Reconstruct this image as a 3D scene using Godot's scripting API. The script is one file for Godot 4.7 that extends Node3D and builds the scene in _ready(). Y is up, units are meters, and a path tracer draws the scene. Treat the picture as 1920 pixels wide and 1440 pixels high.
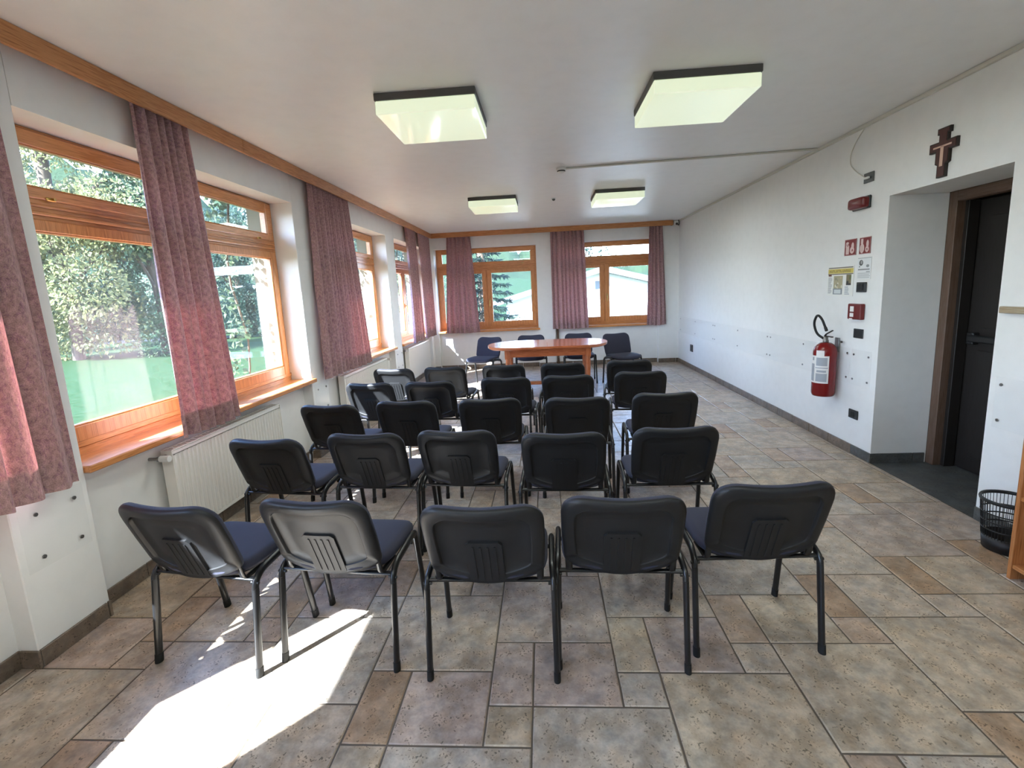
extends Node3D
# A meeting hall: rows of black stacking chairs before an oval table, windows with curtains along two walls.

const XL := -2.285      # face of the piers on the window wall
const XP := -2.38       # face of the wall under the windows
const XO := -2.72       # outside face of the window wall
const XR := 2.665       # right wall
const ZF := -9.93       # far wall
const ZN := 3.6         # wall behind the camera
const CEIL := 2.755
const MOD := 0.1702     # floor tile module

var M := {}
var used := {}
var rng := RandomNumberGenerator.new()


# ------------------------------------------------------------------ helpers
func numbered(n: String) -> String:
	if not used.has(n):
		used[n] = 0
		return n
	used[n] += 1
	return "%s_%03d" % [n, used[n]]

func tag(o: Node, label: String, category: String, group := "") -> Node:
	o.set_meta("label", label)
	o.set_meta("category", category)
	if group != "":
		o.set_meta("group", group)
	return o

func thing(called: String, label: String, category: String, at := Vector3.ZERO, turn := 0.0, group := "") -> Node3D:
	var o := Node3D.new()
	o.name = numbered(called)
	add_child(o)
	o.position = at
	o.rotation.y = deg_to_rad(turn)
	tag(o, label, category, group)
	return o

func struct(called: String, label: String, category: String, at := Vector3.ZERO, turn := 0.0) -> Node3D:
	var o := thing(called, label, category, at, turn)
	o.set_meta("kind", "structure")
	return o

func put(parent: Node, called: String, mesh: Mesh, mat: Material, at := Vector3.ZERO) -> MeshInstance3D:
	var o := MeshInstance3D.new()
	o.name = called
	o.mesh = mesh
	o.material_override = mat
	o.position = at
	parent.add_child(o, true)
	return o

func st() -> SurfaceTool:
	var s := SurfaceTool.new()
	s.begin(Mesh.PRIMITIVE_TRIANGLES)
	return s

func fin(s: SurfaceTool) -> ArrayMesh:
	s.generate_normals()
	return s.commit()

func tri(s: SurfaceTool, a: Vector3, b: Vector3, c: Vector3, away: Vector3) -> void:
	# clockwise seen from outside; 'away' is a point inside the solid
	if (c - a).cross(b - a).dot((a + b + c) / 3.0 - away) < 0.0:
		var t := b
		b = c
		c = t
	s.add_vertex(a)
	s.add_vertex(b)
	s.add_vertex(c)

func quad(s: SurfaceTool, a: Vector3, b: Vector3, c: Vector3, d: Vector3, away: Vector3) -> void:
	tri(s, a, b, c, away)
	tri(s, a, c, d, away)

func box(s: SurfaceTool, c: Vector3, size: Vector3, b := 0.0) -> void:
	s.set_smooth_group(-1)
	var h := size / 2.0
	b = minf(b, minf(h.x, minf(h.y, h.z)) * 0.9)
	for axis in 3:
		var p := (axis + 1) % 3
		var q := (axis + 2) % 3
		for sg in [-1.0, 1.0]:
			var v := []
			for k in [[-1, -1], [1, -1], [1, 1], [-1, 1]]:
				var w := Vector3.ZERO
				w[axis] = sg * h[axis]
				w[p] = k[0] * (h[p] - b)
				w[q] = k[1] * (h[q] - b)
				v.append(c + w)
			quad(s, v[0], v[1], v[2], v[3], c)
		if b > 0.0:
			for s1 in [-1.0, 1.0]:
				for s2 in [-1.0, 1.0]:
					var e := []
					for t in [-1.0, 1.0]:
						var w1 := Vector3.ZERO
						w1[axis] = t * (h[axis] - b)
						w1[p] = s1 * h[p]
						w1[q] = s2 * (h[q] - b)
						var w2 := Vector3.ZERO
						w2[axis] = t * (h[axis] - b)
						w2[p] = s1 * (h[p] - b)
						w2[q] = s2 * h[q]
						e.append([c + w1, c + w2])
					quad(s, e[0][0], e[0][1], e[1][1], e[1][0], c)
	if b > 0.0:
		for x in [-1.0, 1.0]:
			for y in [-1.0, 1.0]:
				for z in [-1.0, 1.0]:
					tri(s, c + Vector3(x * h.x, y * (h.y - b), z * (h.z - b)), c + Vector3(x * (h.x - b), y * h.y, z * (h.z - b)), c + Vector3(x * (h.x - b), y * (h.y - b), z * h.z), c)

func boxm(size: Vector3, b := 0.0) -> ArrayMesh:
	var s := st()
	box(s, Vector3.ZERO, size, b)
	return fin(s)

func span(lo: Vector3, hi: Vector3, b := 0.0) -> ArrayMesh:
	var s := st()
	box(s, (lo + hi) / 2.0, (hi - lo).abs(), b)
	return fin(s)

func tube(s: SurfaceTool, path: Array, ra: float, rb := 0.0, n := 12, up := Vector3.UP, group := 0) -> void:
	# elliptical tube: ra along the side axis, rb along the other; frames are carried along the path
	if rb <= 0.0:
		rb = ra
	var rings := []
	var side := Vector3.ZERO
	for i in path.size():
		var d: Vector3 = (path[mini(i + 1, path.size() - 1)] - path[maxi(i - 1, 0)]).normalized()
		if i == 0:
			side = d.cross(up)
			if side.length() < 0.01:
				side = d.cross(Vector3.RIGHT)
		side = (side - d * side.dot(d)).normalized()
		var other := d.cross(side).normalized()
		var ring := []
		for k in n:
			var a := TAU * k / n
			ring.append(path[i] + side * cos(a) * ra + other * sin(a) * rb)
		rings.append(ring)
	s.set_smooth_group(group)
	for i in path.size() - 1:
		for k in n:
			var k2 := (k + 1) % n
			quad(s, rings[i][k], rings[i][k2], rings[i + 1][k2], rings[i + 1][k], (path[i] + path[i + 1]) / 2.0)
	s.set_smooth_group(-1)
	var m: int = path.size() - 1
	for k in n:
		tri(s, path[0], rings[0][k], rings[0][(k + 1) % n], path[1])
		tri(s, path[m], rings[m][k], rings[m][(k + 1) % n], path[m - 1])

func bend(points: Array, r: float, steps := 5) -> Array:
	# rounds the corners of a polyline
	var out := [points[0]]
	for i in range(1, points.size() - 1):
		var a: Vector3 = points[i - 1]
		var b: Vector3 = points[i]
		var c: Vector3 = points[i + 1]
		var q := minf(r, minf(a.distance_to(b), b.distance_to(c)) * 0.48)
		var p0 := b + (a - b).normalized() * q
		var p1 := b + (c - b).normalized() * q
		for k in steps + 1:
			var t := float(k) / steps
			out.append(p0.lerp(b, t).lerp(b.lerp(p1, t), t))
	out.append(points[-1])
	return out

func lathe(s: SurfaceTool, prof: Array, n := 24, at := Vector3.ZERO, group := 0) -> void:
	# profile of Vector2(radius, height), around y
	s.set_smooth_group(group)
	for i in prof.size() - 1:
		var a: Vector2 = prof[i]
		var b: Vector2 = prof[i + 1]
		var nrm := Vector2(b.y - a.y, a.x - b.x)
		for k in n:
			var t0 := TAU * k / n
			var t1 := TAU * (k + 1) / n
			var u0 := Vector3(cos(t0), 0, sin(t0))
			var u1 := Vector3(cos(t1), 0, sin(t1))
			var um := (u0 + u1).normalized()
			var mid := at + um * (a.x + b.x) / 2.0 + Vector3.UP * (a.y + b.y) / 2.0
			var away := mid - (um * nrm.x + Vector3.UP * nrm.y).normalized() * 0.5
			var p := [at + u0 * a.x + Vector3.UP * a.y, at + u1 * a.x + Vector3.UP * a.y, at + u1 * b.x + Vector3.UP * b.y, at + u0 * b.x + Vector3.UP * b.y]
			if a.x > 1e-6:
				tri(s, p[0], p[1], p[2], away)
			if b.x > 1e-6:
				tri(s, p[0], p[2], p[3], away)

func prism(s: SurfaceTool, poly: PackedVector2Array, z0: float, z1: float, sm := -1) -> void:
	# polygon in x-y, extruded along z
	s.set_smooth_group(-1)
	var idx := Geometry2D.triangulate_polygon(poly)
	var c := Vector2.ZERO
	for p in poly:
		c += p
	c /= poly.size()
	for k in range(0, idx.size(), 3):
		for z in [z0, z1]:
			var a := Vector3(poly[idx[k]].x, poly[idx[k]].y, z)
			var b := Vector3(poly[idx[k + 1]].x, poly[idx[k + 1]].y, z)
			var d := Vector3(poly[idx[k + 2]].x, poly[idx[k + 2]].y, z)
			tri(s, a, b, d, (a + b + d) / 3.0 + Vector3(0, 0, (z0 + z1) / 2.0 - z))
	s.set_smooth_group(sm)
	var cw := Geometry2D.is_polygon_clockwise(poly)
	for i in poly.size():
		var p: Vector2 = poly[i]
		var q: Vector2 = poly[(i + 1) % poly.size()]
		var nr := Vector2((q - p).y, -(q - p).x) * (-1.0 if cw else 1.0)
		var mid := (p + q) / 2.0 - nr.normalized() * 0.3
		quad(s, Vector3(p.x, p.y, z0), Vector3(q.x, q.y, z0), Vector3(q.x, q.y, z1), Vector3(p.x, p.y, z1), Vector3(mid.x, mid.y, (z0 + z1) / 2.0))

func oval(hx: float, hy: float, e: float, n: int) -> PackedVector2Array:
	# superellipse outline
	var out := PackedVector2Array()
	for k in n:
		var a := TAU * k / n
		out.append(Vector2(hx * signf(cos(a)) * pow(absf(cos(a)), 2.0 / e), hy * signf(sin(a)) * pow(absf(sin(a)), 2.0 / e)))
	return out

func sheet(uvq: Array) -> ArrayMesh:
	# one rectangle with texture coordinates: corners top-left, top-right, bottom-right, bottom-left seen from the front
	var s := st()
	s.set_smooth_group(-1)
	var uv := [Vector2(0, 0), Vector2(1, 0), Vector2(1, 1), Vector2(0, 1)]
	for k in [0, 1, 2, 0, 2, 3]:
		s.set_uv(uv[k])
		s.add_vertex(uvq[k])
	return fin(s)


# ------------------------------------------------------------------ materials
func noise_tex(freq: float, ramp: Array, size := 512, type := FastNoiseLite.TYPE_SIMPLEX_SMOOTH, oct := 4, sd := 1) -> NoiseTexture2D:
	var n := FastNoiseLite.new()
	n.noise_type = type
	n.frequency = freq
	n.fractal_octaves = oct
	n.seed = sd
	var t := NoiseTexture2D.new()
	t.width = size
	t.height = size
	t.seamless = true
	t.noise = n
	if ramp.size():
		var g := Gradient.new()
		g.offsets = PackedFloat32Array(range(ramp.size()).map(func(i): return float(i) / (ramp.size() - 1)))
		g.colors = PackedColorArray(ramp)
		t.color_ramp = g
	return t

func mat(called: String, color: Color, rough: float, tex: Texture2D = null, scale := Vector3.ONE, world := false, metal := 0.0) -> StandardMaterial3D:
	var m := StandardMaterial3D.new()
	m.resource_name = called
	m.albedo_color = color
	m.roughness = rough
	m.metallic = metal
	if tex:
		m.albedo_texture = tex
		m.uv1_triplanar = true
		m.uv1_world_triplanar = world
		m.uv1_scale = scale
	M[called] = m
	return m

func grey(v: float) -> Color:
	return Color(v, v, v)

func stone_texture() -> ImageTexture:
	# cloudy stone print with small dark pits, near white so that each tile's tone can tint it
	var size := 1024
	var fields := []
	for f in [[0.006, 11, 5], [0.022, 12, 4], [0.085, 13, 3], [0.012, 14, 3]]:
		var n := FastNoiseLite.new()
		n.noise_type = FastNoiseLite.TYPE_SIMPLEX_SMOOTH
		n.frequency = f[0]
		n.seed = f[1]
		n.fractal_octaves = f[2]
		fields.append(n.get_seamless_image(size, size).get_data())
	var data := PackedByteArray()
	data.resize(size * size * 3)
	var A: PackedByteArray = fields[0]
	var B: PackedByteArray = fields[1]
	var C: PackedByteArray = fields[2]
	var D: PackedByteArray = fields[3]
	for i in size * size:
		var cloud := (A[i] - 128) / 128.0 * 0.13 + (B[i] - 128) / 128.0 * 0.10
		var v := 0.88 + cloud + (C[i] - 128) / 128.0 * 0.05
		var pit := clampf((C[i] - 150) / 34.0, 0.0, 1.0) * clampf((D[i] - 122) / 26.0, 0.0, 1.0) * clampf((B[i] - 90) / 60.0, 0.0, 1.0)
		v -= pit * 0.40
		var warm := (D[i] - 128) / 128.0 * 0.03
		data[i * 3] = clampi(int((v + warm) * 255), 0, 255)
		data[i * 3 + 1] = clampi(int(v * 255), 0, 255)
		data[i * 3 + 2] = clampi(int((v - warm * 1.3) * 255), 0, 255)
	return ImageTexture.create_from_image(Image.create_from_data(size, size, false, Image.FORMAT_RGB8, data))

func cloth_texture() -> ImageTexture:
	# dusty rose curtain print: mottled scrolls over streaks
	var size := 512
	var f := []
	for q in [[0.02, 21, FastNoiseLite.TYPE_SIMPLEX_SMOOTH, 3], [0.05, 22, FastNoiseLite.TYPE_CELLULAR, 1], [0.16, 23, FastNoiseLite.TYPE_SIMPLEX, 2]]:
		var n := FastNoiseLite.new()
		n.noise_type = q[2]
		n.frequency = q[0]
		n.seed = q[1]
		n.fractal_octaves = q[3]
		if q[2] == FastNoiseLite.TYPE_SIMPLEX_SMOOTH:
			n.domain_warp_enabled = true
			n.domain_warp_amplitude = 40.0
			n.domain_warp_frequency = 0.02
		f.append(n.get_seamless_image(size, size).get_data())
	var A: PackedByteArray = f[0]
	var B: PackedByteArray = f[1]
	var C: PackedByteArray = f[2]
	var im := Image.create(size, size, false, Image.FORMAT_RGB8)
	for y in size:
		for x in size:
			var i := y * size + x
			var a := absf(A[i] - 128) / 128.0
			var line := 1.0 - clampf(a * 7.0, 0.0, 1.0)
			var v := 0.86 + (B[i] - 128) / 128.0 * 0.10 + (C[i] - 128) / 128.0 * 0.10 - line * 0.14
			var c := Color(v, v * (1.0 - 0.07 * line), v * (1.0 + 0.06 * line))
			im.set_pixel(x, y, c)
	return ImageTexture.create_from_image(im)

func make_materials() -> void:
	var plaster := noise_tex(0.02, [grey(0.98), grey(0.993), grey(1.0)], 512, FastNoiseLite.TYPE_SIMPLEX_SMOOTH, 5, 3)
	mat("wall_paint", Color(0.905, 0.905, 0.895), 0.62, plaster, Vector3.ONE * 0.7, true)
	mat("ceiling_paint", Color(0.91, 0.91, 0.90), 0.45, plaster, Vector3.ONE * 0.5, true)
	mat("outer_plaster", Color(0.46, 0.43, 0.36), 0.8, plaster, Vector3.ONE * 1.5, true)
	var grain := noise_tex(0.012, [Color(0.70, 0.62, 0.52), Color(0.92, 0.88, 0.82), Color(1, 1, 1), Color(0.86, 0.80, 0.72), Color(1, 0.98, 0.95)], 512, FastNoiseLite.TYPE_SIMPLEX_SMOOTH, 5, 5)
	for ax in 3:
		var sc := Vector3.ONE * 9.0
		sc[ax] = 0.5
		var suffix: String = ["x", "y", "z"][ax]
		var w := mat("pine_" + suffix, Color(0.82, 0.555, 0.33), 0.34, grain, sc)
		w.clearcoat_enabled = true
		w.clearcoat = 0.35
		w.clearcoat_roughness = 0.22
		mat("pelmet_" + suffix, Color(0.76, 0.535, 0.34), 0.42, grain, sc)
		var t := mat("table_" + suffix, Color(0.78, 0.455, 0.28), 0.26, grain, sc)
		t.clearcoat_enabled = true
		t.clearcoat = 0.7
		t.clearcoat_roughness = 0.10
		mat("shelf_" + suffix, Color(0.72, 0.48, 0.29), 0.4, grain, sc)
		mat("doorwood_" + suffix, Color(0.115, 0.095, 0.085), 0.55, grain, sc)
		mat("jamb_" + suffix, Color(0.40, 0.315, 0.265), 0.55, grain, sc)
	var stone := stone_texture()
	var tones := [Color(0.77, 0.70, 0.625), Color(0.75, 0.695, 0.635), Color(0.765, 0.69, 0.60), Color(0.73, 0.66, 0.605), Color(0.745, 0.665, 0.615), Color(0.72, 0.605, 0.495), Color(0.74, 0.64, 0.555), Color(0.70, 0.58, 0.47)]
	for i in tones.size():
		var t := mat("tile_%d" % i, tones[i], 0.36, stone, Vector3.ONE * 0.83, true)
		t.uv1_offset = Vector3(0.137 * i, 0.0, 0.261 * i)
		t.heightmap_enabled = false
	mat("grout", Color(0.36, 0.32, 0.28), 0.9)
	mat("skirting", Color(0.50, 0.44, 0.385), 0.4, stone, Vector3.ONE * 0.83, true)
	mat("skirting_grey", Color(0.36, 0.365, 0.36), 0.5, stone, Vector3.ONE * 0.83, true)
	mat("passage_stone", Color(0.33, 0.335, 0.33), 0.5, stone, Vector3.ONE * 0.6, true)
	var pl := mat("black_plastic", Color(0.12, 0.12, 0.125), 0.46)
	pl.metallic_specular = 0.42
	mat("black_metal", Color(0.10, 0.10, 0.105), 0.28)
	mat("black_rubber", Color(0.07, 0.07, 0.07), 0.7)
	var weave := noise_tex(0.3, [Color(0.55, 0.55, 0.60), Color(1, 1, 1)], 256, FastNoiseLite.TYPE_SIMPLEX, 2, 9)
	var fab := mat("seat_fabric", Color(0.225, 0.23, 0.30), 0.9, weave, Vector3.ONE * 5.0)
	fab.rim_enabled = true
	fab.rim = 0.25
	mat("chrome", Color(0.8, 0.8, 0.8), 0.2, null, Vector3.ONE, false, 1.0)
	mat("brass", Color(0.72, 0.60, 0.36), 0.3, null, Vector3.ONE, false, 1.0)
	mat("steel", Color(0.55, 0.55, 0.55), 0.4, null, Vector3.ONE, false, 1.0)
	var cl := mat("curtain_cloth", Color(0.80, 0.655, 0.65), 0.88, cloth_texture(), Vector3.ONE)
	cl.uv1_triplanar = false
	cl.backlight_enabled = true
	cl.backlight = Color(0.50, 0.36, 0.34)
	cl.rim_enabled = true
	cl.rim = 0.35
	cl.rim_tint = 0.6
	cl.cull_mode = BaseMaterial3D.CULL_DISABLED
	var g := mat("glass", Color(0.97, 1.0, 0.99, 0.03), 0.0)
	g.transparency = BaseMaterial3D.TRANSPARENCY_ALPHA
	g.metallic_specular = 0.35
	var ac := mat("clear_acrylic", Color(0.93, 0.95, 0.97, 0.03), 0.04)
	ac.transparency = BaseMaterial3D.TRANSPARENCY_ALPHA
	ac.metallic_specular = 0.2
	mat("rail_wood", Color(0.68, 0.63, 0.54), 0.5, grain, Vector3(9, 9, 0.5))
	mat("white_enamel", Color(0.90, 0.885, 0.855), 0.25)
	mat("white_plastic", Color(0.86, 0.86, 0.85), 0.4)
	mat("duct_plastic", Color(0.80, 0.79, 0.75), 0.5)
	mat("lamp_housing", Color(0.30, 0.295, 0.29), 0.5)
	var df := mat("lamp_diffuser", Color(0.90, 0.93, 0.86), 0.08)
	df.emission_enabled = true
	df.emission = Color(0.95, 1.0, 0.86)
	df.emission_energy_multiplier = 0.30
	mat("red_paint", Color(0.46, 0.055, 0.06), 0.24)
	mat("red_plastic", Color(0.40, 0.055, 0.065), 0.3)
	mat("sign_red", Color(0.46, 0.07, 0.08), 0.4)
	mat("print_white", Color(0.90, 0.89, 0.87), 0.5)
	mat("print_grey", Color(0.62, 0.63, 0.65), 0.5)
	mat("black_switch", Color(0.14, 0.15, 0.16), 0.35)
	mat("cross_board", Color(0.30, 0.14, 0.12), 0.5, grain, Vector3(9, 1, 9))
	mat("cross_edge", Color(0.13, 0.09, 0.07), 0.5)
	mat("cross_inlay", Color(0.80, 0.66, 0.58), 0.5)
	# outdoors
	var turf := noise_tex(0.03, [Color(0.72, 0.80, 0.62), Color(0.92, 0.97, 0.85), Color(1, 1, 0.94)], 512, FastNoiseLite.TYPE_SIMPLEX_SMOOTH, 5, 15)
	mat("lawn_green", Color(0.15, 0.20, 0.15), 0.9, turf, Vector3.ONE * 0.25, true)
	mat("meadow_green", Color(0.15, 0.195, 0.155), 0.9, turf, Vector3.ONE * 0.05, true)
	mat("forest_green", Color(0.17, 0.215, 0.155), 0.9, noise_tex(0.06, [grey(0.55), grey(0.9), grey(1.0)], 512, FastNoiseLite.TYPE_SIMPLEX, 4, 17), Vector3.ONE * 0.03, true)
	mat("path_grey", Color(0.16, 0.17, 0.17), 0.9)
	var leafs := {"leaf_yellow": Color(0.34, 0.335, 0.205), "leaf_green": Color(0.225, 0.27, 0.185), "leaf_dark": Color(0.13, 0.19, 0.15), "leaf_pale": Color(0.305, 0.325, 0.255), "needle": Color(0.075, 0.12, 0.10)}
	for k in leafs:
		var lm := mat(k, leafs[k], 0.6)
		lm.backlight_enabled = true
		lm.backlight = leafs[k].lightened(0.2)
		lm.cull_mode = BaseMaterial3D.CULL_DISABLED
	for k in ["lawn_green", "meadow_green", "forest_green", "path_grey", "leaf_yellow", "leaf_green", "leaf_dark", "leaf_pale", "needle", "outer_plaster"]:
		M[k].metallic_specular = 0.08
	mat("bark", Color(0.30, 0.25, 0.20), 0.9)
	mat("house_white", Color(0.84, 0.84, 0.83), 0.8, plaster, Vector3.ONE * 0.3, true)
	mat("house_roof", Color(0.33, 0.33, 0.335), 0.7)
	mat("house_shutter", Color(0.38, 0.385, 0.39), 0.6)


# ------------------------------------------------------------------ room shell
const WINS := [[3.15, 0.75], [0.39, -1.79], [-2.15, -4.55], [-4.91, -7.26], [-7.66, -9.76]]   # z ranges of the niches on the window wall; the first is added for light
const FARS := [[-2.17, -0.12], [0.22, 2.27]]

func build_floor() -> void:
	var f := struct("floor", "beige and brown stone tile floor laid in four mixed sizes", "floor")
	put(f, "grout_bed", span(Vector3(XO, -0.2, ZF - 0.4), Vector3(XR + 0.05, -0.0035, ZN + 0.2)), M.grout)
	var sizes := [Vector2(3, 3), Vector2(2, 2), Vector2(1, 1), Vector2(1, 2)]
	var rel := [Vector2(0, 0), Vector2(0, 3), Vector2(2, 3), Vector2(2, 4)]
	var meshes := []
	for sz in sizes:
		var variants := []
		for v in 3:
			variants.append(tile_mesh(sz.x * MOD - 0.005, sz.y * MOD - 0.005))
		meshes.append(variants)
	var found := []
	for a in range(-40, 41):
		for b in range(-40, 41):
			var o := Vector2(3 * a - b, a + 5 * b - 2)
			for k in 4:
				var lo: Vector2 = o + rel[k]
				var x0 := -0.0956 + MOD * lo.x
				var z0 := -1.445 - MOD * lo.y
				var x1: float = x0 + MOD * sizes[k].x
				var z1: float = z0 - MOD * sizes[k].y
				if x1 < XP + 0.02 or x0 > XR - 0.02 or z0 < ZF - 0.06 or z1 > ZN - 0.02:
					continue
				var r := Rect2(maxf(x0, XP), maxf(z1, ZF - 0.09), minf(x1, XR) - maxf(x0, XP), minf(z0, ZN) - maxf(z1, ZF - 0.09))
				if r.size.x < 0.02 or r.size.y < 0.02:
					continue
				var cut := absf(r.size.x - (x1 - x0)) > 0.001 or absf(r.size.y - (z0 - z1)) > 0.001
				# how large it shows: area over squared distance, nothing behind the camera's view
				var c := r.get_center()
				var seen := r.get_area() / maxf(c.length_squared(), 1.0) * absf(1.55 / maxf(c.length(), 0.5))
				if c.y > -0.9 or absf(c.x) > 1.25 * absf(c.y) + 0.3:
					seen *= 0.001
				found.append({"r": r, "k": k, "cut": cut, "seen": seen, "id": posmod(a * 7 + b * 13 + k * 5, 997)})
	found.sort_custom(func(p, q): return p.seen > q.seen)
	var rest := [st(), st(), st()]
	var tone_sets := [[0, 1, 2, 3, 0, 1], [1, 3, 4, 0, 2, 1], [0, 1, 6, 3, 2], [5, 6, 7, 5, 6, 4, 2]]
	for n in found.size():
		var q: Dictionary = found[n]
		rng.seed = q.id * 31 + 7
		var tone: int = tone_sets[q.k][rng.randi() % tone_sets[q.k].size()]
		var c: Vector2 = q.r.get_center()
		var lift := rng.randf_range(-0.0006, 0.0004)
		if n < 300:
			var m: ArrayMesh = tile_mesh(q.r.size.x - 0.005, q.r.size.y - 0.005) if q.cut else meshes[q.k][rng.randi() % 3]
			put(f, "tile", m, M["tile_%d" % tone], Vector3(c.x, lift, c.y))
		else:
			box(rest[n % 3], Vector3(c.x, -0.005 + lift, c.y), Vector3(q.r.size.x - 0.005, 0.01, q.r.size.y - 0.005), 0.0015)
	for k in 3:
		var o := put(f, "tile_field", fin(rest[k]), M["tile_%d" % [0, 2, 3][k]])
		o.set_meta("kind", "stuff")

func tile_mesh(w: float, d: float) -> ArrayMesh:
	# pillowed edge that wanders a little, as on worn stone
	var s := st()
	var hx := w / 2.0
	var hz := d / 2.0
	var outer := []
	var inner := []
	var n := 4
	for side in 4:
		for k in n:
			var t := float(k) / n * 2.0 - 1.0
			var p: Vector2 = [Vector2(t * hx, -hz), Vector2(hx, t * hz), Vector2(-t * hx, hz), Vector2(-hx, -t * hz)][side]
			var inw: Vector2 = [Vector2(0, 1), Vector2(-1, 0), Vector2(0, -1), Vector2(1, 0)][side]
			if k == 0:
				inw = -Vector2(signf(p.x), signf(p.y))
			var j := rng.randf_range(0.0, 0.0014)
			var o2 := p + inw * j
			outer.append(Vector3(o2.x, -0.0035, o2.y))
			var i2 := p + inw * (0.0045 + j)
			inner.append(Vector3(i2.x, 0.0, i2.y))
	var away := Vector3(0, -1, 0)
	s.set_smooth_group(1)
	for k in outer.size():
		var k2 := (k + 1) % outer.size()
		quad(s, outer[k], outer[k2], inner[k2], inner[k], away)
	s.set_smooth_group(2)
	for k in inner.size():
		tri(s, Vector3.ZERO, inner[k], inner[(k + 1) % inner.size()], away)
	return fin(s)

func skirt(called: String, label: String, runs: Array, grey_near := false) -> void:
	# runs: [from, to, outward] on the floor, tiled with pieces of one tile's length
	var b := struct(called, label, "baseboard")
	for r in runs:
		var a: Vector3 = r[0]
		var e: Vector3 = r[1]
		var out: Vector3 = r[2]
		var d := (e - a).normalized()
		var left := a.distance_to(e)
		var at := 0.0
		while left > 0.01:
			var l := minf(0.338, left)
			var c := a + d * (at + l / 2.0) + out * 0.006 + Vector3(0, 0.0415, 0)
			var size := d.abs() * (l - 0.003) + out.abs() * 0.012 + Vector3(0, 0.083, 0)
			put(b, "tile", boxm(size, 0.002), M.skirting_grey if r.size() > 3 else M.skirting, c)
			at += 0.341
			left -= 0.341

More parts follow.
